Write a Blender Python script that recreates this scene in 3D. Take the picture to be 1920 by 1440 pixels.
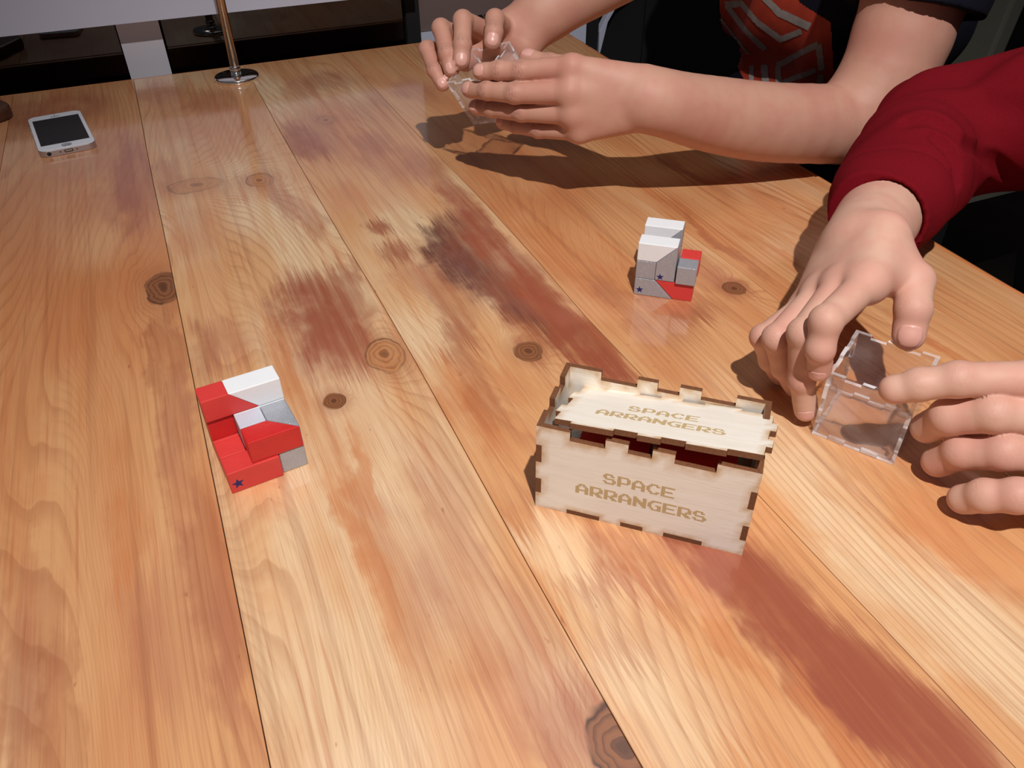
import bpy, bmesh, math, random
import numpy as np
from mathutils import Matrix, Vector
from mathutils.bvhtree import BVHTree

for o in list(bpy.data.objects):
    bpy.data.objects.remove(o)
random.seed(4)
S = bpy.context.scene
COL = S.collection

# ------------------------------------------------------------------ camera
# metres, table frame: X across the planks (right), Y along the planks (away), Z = 0 on the table top
F_PX, PITCH, ROLL, CAM_H, YAW = 1492.45, 0.66398, -0.01245, 0.3369, -0.40458
_c, _s = math.cos(PITCH), math.sin(PITCH)
_f = np.array([0, _c, -_s]); _u = np.array([0, _s, _c]); _r = np.array([1.0, 0, 0])
_cr, _sr = math.cos(ROLL), math.sin(ROLL)
_R = np.array([_cr * _r + _sr * _u, -_sr * _r + _cr * _u, _f])
_W = np.array([[math.cos(YAW), -math.sin(YAW), 0], [math.sin(YAW), math.cos(YAW), 0], [0, 0, 1]])
RT, UP, FW = [_W @ v for v in _R]
CAM = np.array([0, 0, CAM_H])

def ray(px, py):
    return FW + RT * (px - 960) / F_PX - UP * (py - 720) / F_PX
def at(px, py, z=0.0):            # point at height z
    d = ray(px, py); return CAM + d * (z - CAM_H) / d[2]
def atY(px, py, y):               # point on the plane Y = y
    d = ray(px, py); return CAM + d * y / d[1]
def atX(px, py, x):
    d = ray(px, py); return CAM + d * x / d[0]
def K(px, py, d):                 # point at depth d (mm)
    return CAM + ray(px, py) * d * 0.001
def proj(P):
    q = np.array(P) - CAM; z = q @ FW
    return 960 + F_PX * (q @ RT) / z, 720 - F_PX * (q @ UP) / z

cam_data = bpy.data.cameras.new('camera')
cam = bpy.data.objects.new('camera', cam_data); COL.objects.link(cam)
cam_data.sensor_width = 36.0; cam_data.lens = F_PX / 1920 * 36.0
cam_data.clip_start = 0.01; cam_data.clip_end = 50
m = Matrix.Identity(4)
for i in range(3):
    m[i][0] = RT[i]; m[i][1] = UP[i]; m[i][2] = -FW[i]; m[i][3] = CAM[i]
cam.matrix_world = m
S.camera = cam

# ------------------------------------------------------------------ light
S.view_settings.view_transform = 'Standard'; S.view_settings.look = 'None'
S.view_settings.gamma = 1; S.view_settings.use_curve_mapping = False
S.view_settings.exposure = 0.0
S.cycles.transparent_max_bounces = 24
world = bpy.data.worlds.new('world'); S.world = world; world.use_nodes = True
world.node_tree.nodes['Background'].inputs[0].default_value = (0.95, 0.93, 1.0, 1)
world.node_tree.nodes['Background'].inputs[1].default_value = 0.085

def light(name, kind, loc, energy, color, size=0.02, target=None, **kw):
    l = bpy.data.lights.new(name, kind); l.energy = energy; l.color = color
    if kind == 'AREA': l.size = size
    else: l.shadow_soft_size = size
    for k, v in kw.items(): setattr(l, k, v)
    o = bpy.data.objects.new(name, l); COL.objects.link(o); o.location = loc
    if target is not None:
        o.rotation_euler = (Vector(target) - Vector(loc)).to_track_quat('-Z', 'Y').to_euler()
    return o
light('ceiling_spot', 'SPOT', (0.02, -0.33, 1.38), 103.0, (1.0, 0.962, 0.94), 0.014, (0.32, 0.40, 0), spot_size=math.radians(67), spot_blend=1.0)
light('ceiling_glow', 'AREA', (0.3, 0.7, 1.75), 2.6, (1.0, 0.93, 0.90), 1.0, (0.3, 0.7, 0))

# ------------------------------------------------------------------ helpers
def mesh_obj(name, verts, faces, mats, parent=None, smooth=False, midx=None):
    me = bpy.data.meshes.new(name)
    me.from_pydata([tuple(map(float, v)) for v in verts], [], [tuple(map(int, f)) for f in faces])
    return finish(name, me, mats, parent, smooth, midx)
def finish(name, me, mats, parent=None, smooth=False, midx=None):
    if not isinstance(mats, (list, tuple)): mats = [mats]
    for mt in mats: me.materials.append(mt)
    if midx is not None: me.polygons.foreach_set('material_index', np.array(midx, dtype=np.int32))
    if smooth: me.polygons.foreach_set('use_smooth', np.ones(len(me.polygons), dtype=bool))
    me.update()
    o = bpy.data.objects.new(name, me); COL.objects.link(o)
    if parent is not None: o.parent = parent
    return o
def bm_obj(name, bm, mats, parent=None, smooth=False):
    bmesh.ops.recalc_face_normals(bm, faces=bm.faces[:])
    me = bpy.data.meshes.new(name); bm.to_mesh(me); bm.free()
    return finish(name, me, mats, parent, smooth)
def tag(o, label=None, cat=None, group=None, kind=None):
    if label: o['label'] = label
    if cat: o['category'] = cat
    if group: o['group'] = group
    if kind: o['kind'] = kind
    return o
def empty(name, loc=(0, 0, 0), rot=None):
    o = bpy.data.objects.new(name, None); COL.objects.link(o)
    o.location = loc
    if rot is not None: o.rotation_euler = rot
    o.empty_display_size = 0.02
    return o
def bevel_bm(bm, w, seg=2, ang=0.5):
    es = [e for e in bm.edges if len(e.link_faces) == 2 and e.calc_face_angle(0) > ang]
    bmesh.ops.bevel(bm, geom=es, offset=w, segments=seg, affect='EDGES', profile=0.5)
def box_bm(bm, a, b, mat=None):
    vs = [bm.verts.new(mat @ Vector(p) if mat else p) for p in
          [(x, y, z) for z in (a[2], b[2]) for y in (a[1], b[1]) for x in (a[0], b[0])]]
    for f in ((0, 2, 3, 1), (4, 5, 7, 6), (0, 1, 5, 4), (2, 6, 7, 3), (0, 4, 6, 2), (1, 3, 7, 5)):
        bm.faces.new([vs[i] for i in f])
def boxo(name, a, b, mat, parent=None, bev=0.0, seg=2):
    bm = bmesh.new(); box_bm(bm, a, b)
    if bev: bevel_bm(bm, bev, seg)
    return bm_obj(name, bm, mat, parent, smooth=False)
def prism_bm(poly, axis, a0, a1, bm=None, bev=0.0):
    bm = bm or bmesh.new()
    def P(p, a):
        if axis == 'y': return (p[0], a, p[1])
        if axis == 'z': return (p[0], p[1], a)
        return (a, p[0], p[1])
    lo = [bm.verts.new(P(p, a0)) for p in poly]; hi = [bm.verts.new(P(p, a1)) for p in poly]
    n = len(poly)
    bm.faces.new(lo); bm.faces.new(hi[::-1])
    for i in range(n): bm.faces.new([lo[i], lo[(i + 1) % n], hi[(i + 1) % n], hi[i]])
    bmesh.ops.recalc_face_normals(bm, faces=bm.faces[:])
    if bev: bevel_bm(bm, bev)
    return bm
def prism(name, poly, axis, a0, a1, mat, parent=None, bev=0.0):
    return bm_obj(name, prism_bm(poly, axis, a0, a1, None, bev), mat, parent)
def lathe(name, prof, mat, parent=None, seg=48, loc=(0, 0, 0)):
    vs, fs = [], []
    for i in range(seg):
        a = 2 * math.pi * i / seg
        for r, z in prof: vs.append((loc[0] + r * math.cos(a), loc[1] + r * math.sin(a), loc[2] + z))
    n = len(prof)
    for i in range(seg):
        j = (i + 1) % seg
        for k in range(n - 1): fs.append((i * n + k, j * n + k, j * n + k + 1, i * n + k + 1))
    o = mesh_obj(name, vs, fs, mat, parent, smooth=True)
    return o
def rrect(w, h, r, seg=6, cx=0, cy=0):
    out = []
    for sx, sy, a0 in ((1, 1, 0), (-1, 1, 90), (-1, -1, 180), (1, -1, 270)):
        for i in range(seg + 1):
            a = math.radians(a0 + 90 * i / seg)
            out.append((cx + sx * (w / 2 - r) + r * math.cos(a), cy + sy * (h / 2 - r) + r * math.sin(a)))
    return out

# ------------------------------------------------------------------ materials
def new_mat(name):
    mt = bpy.data.materials.new(name); mt.use_nodes = True
    nt = mt.node_tree; b = nt.nodes['Principled BSDF']
    return mt, nt, b
class NT:
    """tiny wrapper for writing node trees as expressions"""
    def __init__(s, nt): s.nt = nt; s.n = nt.nodes; s.l = nt.links
    def put(s, sock, v):
        if isinstance(v, bpy.types.NodeSocket): s.l.new(v, sock)
        else: sock.default_value = v
    def math(s, op, a, b=0.0, c=None, clamp=False):
        x = s.n.new('ShaderNodeMath'); x.operation = op; x.use_clamp = clamp
        s.put(x.inputs[0], a); s.put(x.inputs[1], b)
        if c is not None: s.put(x.inputs[2], c)
        return x.outputs[0]
    def vmath(s, op, a, b=(0, 0, 0)):
        x = s.n.new('ShaderNodeVectorMath'); x.operation = op
        s.put(x.inputs[0], a)
        if op != 'LENGTH': s.put(x.inputs[1], b)
        return x.outputs['Value'] if op in ('LENGTH', 'DOT_PRODUCT') else x.outputs[0]
    def noise(s, vec, scale, detail=2.0, rough=0.5, dist=0.0):
        x = s.n.new('ShaderNodeTexNoise'); s.put(x.inputs['Vector'], vec)
        x.inputs['Scale'].default_value = scale; x.inputs['Detail'].default_value = detail
        x.inputs['Roughness'].default_value = rough; x.inputs['Distortion'].default_value = dist
        return x.outputs['Fac']
    def mix(s, f, a, b, mode='MIX'):
        x = s.n.new('ShaderNodeMix'); x.data_type = 'RGBA'; x.blend_type = mode
        s.put(x.inputs[0], f)
        for i, v in ((6, a), (7, b)):
            if isinstance(v, bpy.types.NodeSocket): s.l.new(v, x.inputs[i])
            else: x.inputs[i].default_value = (*v[:3], 1)
        return x.outputs[2]
    def mapr(s, v, a, b, c=0.0, d=1.0, smooth=True):
        x = s.n.new('ShaderNodeMapRange'); x.interpolation_type = 'SMOOTHSTEP' if smooth else 'LINEAR'
        s.put(x.inputs[0], v)
        for i, q in enumerate((a, b, c, d)): s.put(x.inputs[1 + i], q)
        return x.outputs[0]
    def obj(s): return s.n.new('ShaderNodeTexCoord').outputs['Object']
    def bump(s, h, strength, dist=0.001):
        x = s.n.new('ShaderNodeBump'); x.inputs['Strength'].default_value = strength
        x.inputs['Distance'].default_value = dist; s.put(x.inputs['Height'], h)
        return x.outputs[0]
def srgb(r, g, b):
    f = lambda c: (c / 255 / 12.92) if c / 255 <= 0.04045 else ((c / 255 + 0.055) / 1.055) ** 2.4
    return (f(r), f(g), f(b))
def plain(name, col, rough=0.5, metal=0.0, noise=0.0, nscale=80, bump=0.0, coat=0.0, sheen=0.0, spec=0.5):
    mt, nt, b = new_mat(name); t = NT(nt)
    b.inputs['Roughness'].default_value = rough; b.inputs['Metallic'].default_value = metal
    b.inputs['Coat Weight'].default_value = coat; b.inputs['Sheen Weight'].default_value = sheen
    b.inputs['Specular IOR Level'].default_value = spec
    nz = t.noise(t.obj(), nscale, 3)
    dark = tuple(c * (1 - noise) for c in col); lite = tuple(min(1, c * (1 + noise)) for c in col)
    t.l.new(t.mix(nz, dark, lite), b.inputs['Base Color'])
    if bump: t.l.new(t.bump(t.noise(t.obj(), nscale * 4, 3), bump), b.inputs['Normal'])
    return mt

WOODC = dict(pale=srgb(238, 206, 164), tan=srgb(222, 165, 113), orange=srgb(205, 129, 78), red=srgb(156, 80, 56),
             mauve=srgb(176, 108, 84), dark=srgb(98, 58, 54), grain=srgb(162, 94, 58), knot=srgb(112, 68, 46))
def wood_plank(name, seed, tone, blobs, knots, lines=230.0, grain=0.55, cath=1.0):
    """tone: 0 pale .. 1 orange ; blobs: (px,py,rx,ry,colour,strength) mm ; knots: (px,py,r_across,r_along,darkness)"""
    mt, nt, b = new_mat(name); t = NT(nt)
    P = t.obj()
    Ps = t.vmath('ADD', P, (seed * 3.17, seed * 7.3, seed))
    # grain field
    low = t.noise(t.vmath('MULTIPLY', Ps, (7.0, 1.3, 1)), 1.0, 1.5, 0.4)
    mid = t.noise(t.vmath('MULTIPLY', Ps, (30.0, 3.0, 1)), 1.0, 2.0, 0.5)
    xyz = t.n.new('ShaderNodeSeparateXYZ'); t.l.new(P, xyz.inputs[0])
    h = t.math('MULTIPLY', xyz.outputs[0], 1.0)
    h = t.math('ADD', h, t.math('MULTIPLY', low, 0.22 * cath))
    h = t.math('ADD', h, t.math('MULTIPLY', mid, 0.02))
    kn_ = []
    for (px, py, rx, ry, dk) in knots:
        c = at(px, py)
        d = t.vmath('MULTIPLY', t.vmath('SUBTRACT', P, tuple(c)), (1000 / rx, 1000 / ry, 0))
        L = t.vmath('LENGTH', d)
        L = t.math('ADD', L, t.math('MULTIPLY', t.math('SUBTRACT', t.noise(P, 60.0, 2.0), 0.5), 0.7))
        bump_ = t.math('DIVIDE', rx * 0.004, t.math('ADD', 0.55, t.math('MULTIPLY', L, t.math('MULTIPLY', L, 0.45))))
        h = t.math('ADD', h, bump_)
        kn_.append((L, dk))
    saw = t.math('FRACT', t.math('MULTIPLY', h, lines))
    line = t.mapr(saw, 0.5, 0.95); line = t.math('MULTIPLY', line, t.mapr(saw, 1.0, 0.95))
    lv = t.noise(t.vmath('MULTIPLY', Ps, (26.0, 2.0, 1)), 1.0, 2.0)
    line = t.math('MULTIPLY', line, t.mapr(lv, 0.36, 0.66, 0.15, 1.0))
    fib = t.noise(t.vmath('MULTIPLY', Ps, (1100.0, 16.0, 1)), 1.0, 3.0, 0.6)
    streak = t.noise(t.vmath('MULTIPLY', Ps, (90.0, 3.2, 1)), 1.0, 4.0, 0.62)
    tonev = t.noise(t.vmath('MULTIPLY', Ps, (13.0, 2.6, 1)), 1.0, 3.0, 0.55)
    tv = t.math('ADD', tonev, tone - 0.5)
    col = t.mix(t.mapr(tv, 0.25, 0.5), WOODC['pale'], WOODC['tan'])
    col = t.mix(t.mapr(tv, 0.5, 0.82), col, WOODC['orange'])
    col = t.mix(t.mapr(streak, 0.5, 0.72, 0.0, 0.6), col, WOODC['orange'])
    # stains, and painted light falloff at the far end, ragged along the grain
    rag = t.noise(t.vmath('MULTIPLY', Ps, (430.0, 9.0, 1)), 1.0, 4.0, 0.75)
    rag2 = t.noise(t.vmath('MULTIPLY', Ps, (28.0, 14.0, 1)), 1.0, 4.0, 0.6)
    ry_ = t.math('MULTIPLY', t.math('SUBTRACT', rag, 0.5), 0.13)
    rx_ = t.math('MULTIPLY', t.math('SUBTRACT', rag2, 0.5), 0.05)
    cmb = t.n.new('ShaderNodeCombineXYZ'); t.l.new(rx_, cmb.inputs[0]); t.l.new(ry_, cmb.inputs[1])
    Pr = t.vmath('ADD', P, cmb.outputs[0])
    smod = t.math('MULTIPLY', t.mapr(rag2, 0.25, 0.6, 0.5, 1.0), t.mapr(streak, 0.32, 0.6, 0.62, 1.0))
    for (px, py, rx, ry, cn, st) in blobs:
        c = at(px, py)
        d = t.vmath('MULTIPLY', t.vmath('SUBTRACT', Pr, tuple(c)), (1000 / rx, 1000 / ry, 0))
        msk = t.mapr(t.vmath('LENGTH', d), 1.15, 0.45, 0.0, st)
        msk = t.math('MULTIPLY', msk, smod)
        col = t.mix(msk, col, WOODC[cn])
    col = t.mix(t.math('MULTIPLY', line, grain), col, WOODC['grain'])
    col = t.mix(t.mapr(fib, 0.52, 0.75, 0.0, 0.35), col, WOODC['grain'])
    fine = t.mapr(t.math('FRACT', t.math('MULTIPLY', h, lines * 3.3)), 0.45, 0.95)
    col = t.mix(t.math('MULTIPLY', fine, t.mapr(lv, 0.4, 0.6, 0.16, 0.04)), col, WOODC['grain'])
    st2 = t.noise(t.vmath('MULTIPLY', Ps, (210.0, 4.5, 1)), 1.0, 3.0, 0.55)
    col = t.mix(t.mapr(st2, 0.60, 0.72, 0.0, 0.42), col, srgb(186, 104, 62))
    var = t.noise(t.vmath('MULTIPLY', Ps, (150.0, 1.6, 1)), 1.0, 4.0, 0.6)
    col = t.mix(t.mapr(var, 0.5, 0.7, 0.0, 0.30), col, srgb(150, 84, 54))
    speck = t.noise(t.vmath('MULTIPLY', Ps, (170.0, 60.0, 1)), 1.0, 2.0, 0.7)
    col = t.mix(t.mapr(speck, 0.70, 0.78, 0.0, 0.55), col, WOODC['red'])
    for L, dk in kn_:
        dark = dk > 0.9
        col = t.mix(t.math('MULTIPLY', t.mapr(L, 2.4, 1.0), 0.30 * dk), col, WOODC['red'])
        fill = t.mix(t.mapr(t.math('FRACT', t.math('MULTIPLY', L, 3.5)), 0.4, 1.0), srgb(146, 92, 58) if dark else srgb(196, 134, 86), srgb(112, 68, 44) if dark else srgb(160, 100, 62))
        col = t.mix(t.math('MULTIPLY', t.mapr(L, 1.08, 0.92), min(1.0, dk)), col, fill)
        side = t.mapr(t.noise(P, 35.0, 1.0), 0.35, 0.6, 0.25, 1.0)
        rim = t.math('SUBTRACT', 1.0, t.mapr(t.math('ABSOLUTE', t.math('SUBTRACT', L, 1.03)), 0.0, 0.13))
        col = t.mix(t.math('MULTIPLY', t.math('MULTIPLY', rim, side), 0.9 * dk), col, srgb(84, 48, 32))
        col = t.mix(t.math('MULTIPLY', t.mapr(L, 0.35, 0.1), 0.8 * dk), col, srgb(84, 48, 32))
    t.l.new(col, b.inputs['Base Color'])
    rr = t.mapr(streak, 0.3, 0.7, 0.34, 0.5)
    t.l.new(rr, b.inputs['Roughness'])
    b.inputs['Coat Weight'].default_value = 1.0; b.inputs['Coat Roughness'].default_value = 0.10; b.inputs['Coat IOR'].default_value = 1.58
    hh = t.math('SUBTRACT', t.math('MULTIPLY', fib, 0.5), line)
    t.l.new(t.bump(hh, 0.12, 0.0005), b.inputs['Normal'])
    return mt

def skin_mat(name, base, flush):
    mt, nt, b = new_mat(name); t = NT(nt); P = t.obj()
    n1 = t.noise(P, 26, 3, 0.6); n2 = t.noise(P, 420, 3, 0.6); n3 = t.noise(P, 60, 2)
    col = t.mix(t.mapr(n1, 0.35, 0.68), base, flush)
    at_ = t.n.new('ShaderNodeAttribute'); at_.attribute_name = 'knuckle'
    col = t.mix(t.math('MULTIPLY', at_.outputs['Fac'], 0.6), col, flush)
    at2 = t.n.new('ShaderNodeAttribute'); at2.attribute_name = 'crease'
    col = t.mix(t.math('MULTIPLY', at2.outputs['Fac'], 0.38), col, tuple(c * 0.45 for c in flush))
    t.l.new(col, b.inputs['Base Color'])
    b.inputs['Roughness'].default_value = 0.55; b.inputs['Specular IOR Level'].default_value = 0.35
    b.inputs['Subsurface Weight'].default_value = 0.12
    b.inputs['Subsurface Radius'].default_value = (1.0, 0.35, 0.2); b.inputs['Subsurface Scale'].default_value = 0.004
    hgt = t.math('SUBTRACT', t.math('ADD', t.math('MULTIPLY', n2, 0.25), t.math('MULTIPLY', n3, 0.5)), t.math('MULTIPLY', at2.outputs['Fac'], 0.8))
    t.l.new(t.bump(hgt, 0.5, 0.0006), b.inputs['Normal'])
    return mt
def clear_mat(name, tint=(0.97, 0.96, 0.96), haze=0.05, ior=1.49, rough=0.03):
    mt, nt, b = new_mat(name); nt.nodes.remove(b); t = NT(nt)
    out = nt.nodes['Material Output']
    tr = t.n.new('ShaderNodeBsdfTransparent'); tr.inputs[0].default_value = (*tint, 1)
    gl = t.n.new('ShaderNodeBsdfGlossy'); gl.inputs['Roughness'].default_value = rough
    df = t.n.new('ShaderNodeBsdfDiffuse'); df.inputs[0].default_value = (0.85, 0.83, 0.84, 1)
    fr = t.n.new('ShaderNodeFresnel'); fr.inputs[0].default_value = ior
    m1 = t.n.new('ShaderNodeMixShader'); m2 = t.n.new('ShaderNodeMixShader')
    smu = t.noise(t.obj(), 45, 3)
    t.l.new(t.mapr(smu, 0.35, 0.75, haze * 0.4, haze * 1.6), m1.inputs[0])
    t.l.new(tr.outputs[0], m1.inputs[1]); t.l.new(df.outputs[0], m1.inputs[2])
    geo = t.n.new('ShaderNodeNewGeometry')
    t.l.new(t.math('MULTIPLY', fr.outputs[0], t.math('SUBTRACT', 1.0, geo.outputs['Backfacing'])), m2.inputs[0]); t.l.new(m1.outputs[0], m2.inputs[1]); t.l.new(gl.outputs[0], m2.inputs[2])
    t.l.new(m2.outputs[0], out.inputs[0])
    return mt
def ply_mat(name):
    mt, nt, b = new_mat(name); t = NT(nt); P = t.obj()
    n1 = t.noise(t.vmath('MULTIPLY', P, (12, 160, 160)), 1.0, 3)
    n2 = t.noise(t.vmath('MULTIPLY', P, (60, 900, 900)), 1.0, 2)
    col = t.mix(n1, srgb(232, 222, 206), srgb(250, 244, 234))
    col = t.mix(t.mapr(n2, 0.5, 0.8, 0, 0.3), col, srgb(205, 180, 145))
    a = t.n.new('ShaderNodeAttribute'); a.attribute_name = 'scorch'
    nn = t.noise(P, 140, 3)
    col = t.mix(t.math('MULTIPLY', a.outputs['Fac'], t.mapr(nn, 0.3, 0.7, 0.3, 0.85)), col, srgb(196, 150, 88))
    t.l.new(col, b.inputs['Base Color']); b.inputs['Roughness'].default_value = 0.55
    t.l.new(t.bump(n2, 0.15, 0.0003), b.inputs['Normal'])
    return mt
def edge_mat(name):
    mt, nt, b = new_mat(name); t = NT(nt); P = t.obj()
    n1 = t.noise(P, 900, 2)
    t.l.new(t.mix(n1, srgb(82, 48, 28), srgb(132, 84, 52)), b.inputs['Base Color']); b.inputs['Roughness'].default_value = 0.6
    return mt

M_ply = ply_mat('birch_plywood'); M_burn = edge_mat('laser_burnt_edge')
M_engrave = plain('engraving', srgb(196, 170, 126), 0.7, noise=0.15, nscale=900)
M_red = plain('red_paint', srgb(214, 62, 58), 0.38, noise=0.06, bump=0.15, nscale=120)
M_redg = plain('red_gloss', srgb(204, 40, 38), 0.3, noise=0.08, bump=0.2, nscale=160)
M_white = plain('white_paint', srgb(236, 238, 240), 0.42, noise=0.03, bump=0.1, nscale=120)
M_pale = plain('pale_grey_paint', srgb(196, 200, 212), 0.4, noise=0.03)
M_silver = plain('silver_paint', srgb(176, 180, 188), 0.3, metal=0.4, noise=0.1, bump=0.5, nscale=260)
M_star = plain('navy_ink', srgb(30, 28, 96), 0.5, noise=0.1)
M_chrome = plain('chrome', (0.78, 0.76, 0.74), 0.09, metal=1.0, noise=0.02)
M_rod = plain('chrome_warm_reflection', srgb(214, 176, 146), 0.24, metal=1.0, noise=0.04)  # chrome rod; warm reflection of the table wood put into its base colour
M_clear = clear_mat('clear_acrylic', haze=0.07)
M_cedge = clear_mat('acrylic_edge', tint=(0.93, 0.9, 0.9), haze=0.6, rough=0.12)
M_glass = clear_mat('window_glass', tint=(0.5, 0.5, 0.5), haze=0.0, ior=2.0, rough=0.01)
M_whitewall = plain('white_lacquer', srgb(208, 214, 234), 0.5, noise=0.02, nscale=20)
M_postw = plain('white_post_paint', srgb(232, 230, 240), 0.5, noise=0.02, nscale=20)
M_black = plain('black_fabric', srgb(22, 21, 22), 0.85, noise=0.2, bump=0.3)
M_darkwall = plain('dark_wall', srgb(30, 27, 26), 0.9, noise=0.2, nscale=12)
M_floor = plain('dark_floor', srgb(48, 40, 36), 0.6, noise=0.25, nscale=9)
M_greyg = plain('grey_green_paint', srgb(112, 112, 100), 0.8, noise=0.08, nscale=60)
M_board = plain('grey_board', srgb(118, 100, 96), 0.7, noise=0.06, nscale=30)
M_ink = plain('black_ink', srgb(8, 8, 8), 0.6)
M_leather = plain('brown_leather', srgb(78, 44, 26), 0.5, noise=0.2, bump=0.4)
M_phonew = plain('white_glass_front', srgb(226, 230, 238), 0.18, noise=0.01, coat=0.5)
M_alu = plain('silver_aluminium', srgb(196, 190, 190), 0.33, metal=0.85, noise=0.04)
M_screen = plain('black_screen', srgb(16, 14, 14), 0.35, noise=0.1, spec=0.25)
M_hole = plain('dark_recess', srgb(12, 11, 11), 0.7)
M_homering = plain('home_ring', srgb(176, 180, 190), 0.3, metal=0.4)
M_skin1 = skin_mat('skin_a', srgb(196, 148, 127), srgb(192, 136, 118))
M_skin2 = skin_mat('skin_b', srgb(212, 170, 148), srgb(208, 154, 136))
M_nail = plain('finger_nail', srgb(216, 162, 148), 0.35, noise=0.06, nscale=300)
M_red_knit = plain('red_sweatshirt', srgb(116, 18, 28), 0.97, noise=0.16, nscale=600, bump=0.6, spec=0.05)
M_navy = plain('navy_cotton', srgb(17, 17, 30), 0.92, noise=0.2, nscale=300, bump=0.2, spec=0.2)
M_printr = plain('orange_red_print', srgb(176, 58, 34), 0.7, noise=0.25, nscale=60)
M_printg = plain('grey_print', srgb(158, 150, 146), 0.6, noise=0.35, nscale=90)
# ------------------------------------------------------------------ table
SEAMS = [
    [(20, 215), (0, 320)],
    [(265, 225), (282, 320), (300, 400), (315, 475), (340, 600), (364, 717), (395, 885), (430, 1040), (455, 1185), (480, 1295), (507, 1440)],
    [(490, 180), (530, 255), (565, 315), (625, 420), (705, 550), (750, 620), (790, 700), (830, 770), (905, 905), (965, 1015), (1070, 1200), (1205, 1440)],
    [(800, 270), (875, 345), (915, 385), (960, 440), (1005, 485), (1095, 590), (1195, 695), (1425, 930), (1540, 1050), (1660, 1180), (1780, 1295), (1905, 1440)],
    [(1050, 260), (1115, 310), (1210, 385), (1330, 460), (1465, 570)],
    None,
    [(1045, 47), (1139, 106), (1505, 307), (1565, 345), (1765, 455), (1915, 545)],
]
Y0, Y1 = -0.32, 1.2255
YS = [Y0, -0.1, 0.05, 0.15, 0.25, 0.35, 0.45, 0.55, 0.65, 0.75, 0.85, 0.95, 1.05, 1.15, Y1]
def seam_x(i):
    if i == 0: return [-0.1785] * len(YS)
    if i == 5: return [0.546] * len(YS)
    P = [at(*p) for p in SEAMS[i]]
    ys = np.array([p[1] for p in P]); xs = np.array([p[0] for p in P]); o = np.argsort(ys)
    return list(np.interp(YS, ys[o], xs[o]))
BX = [[-0.322] * len(YS)] + [seam_x(i) for i in range(7)]
BX[7] = [x - 0.007 for x in BX[7]]
table = tag(empty('table', (0, 0, 0)), 'long varnished pine plank table with knots and red-brown stains', 'table')
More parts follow.
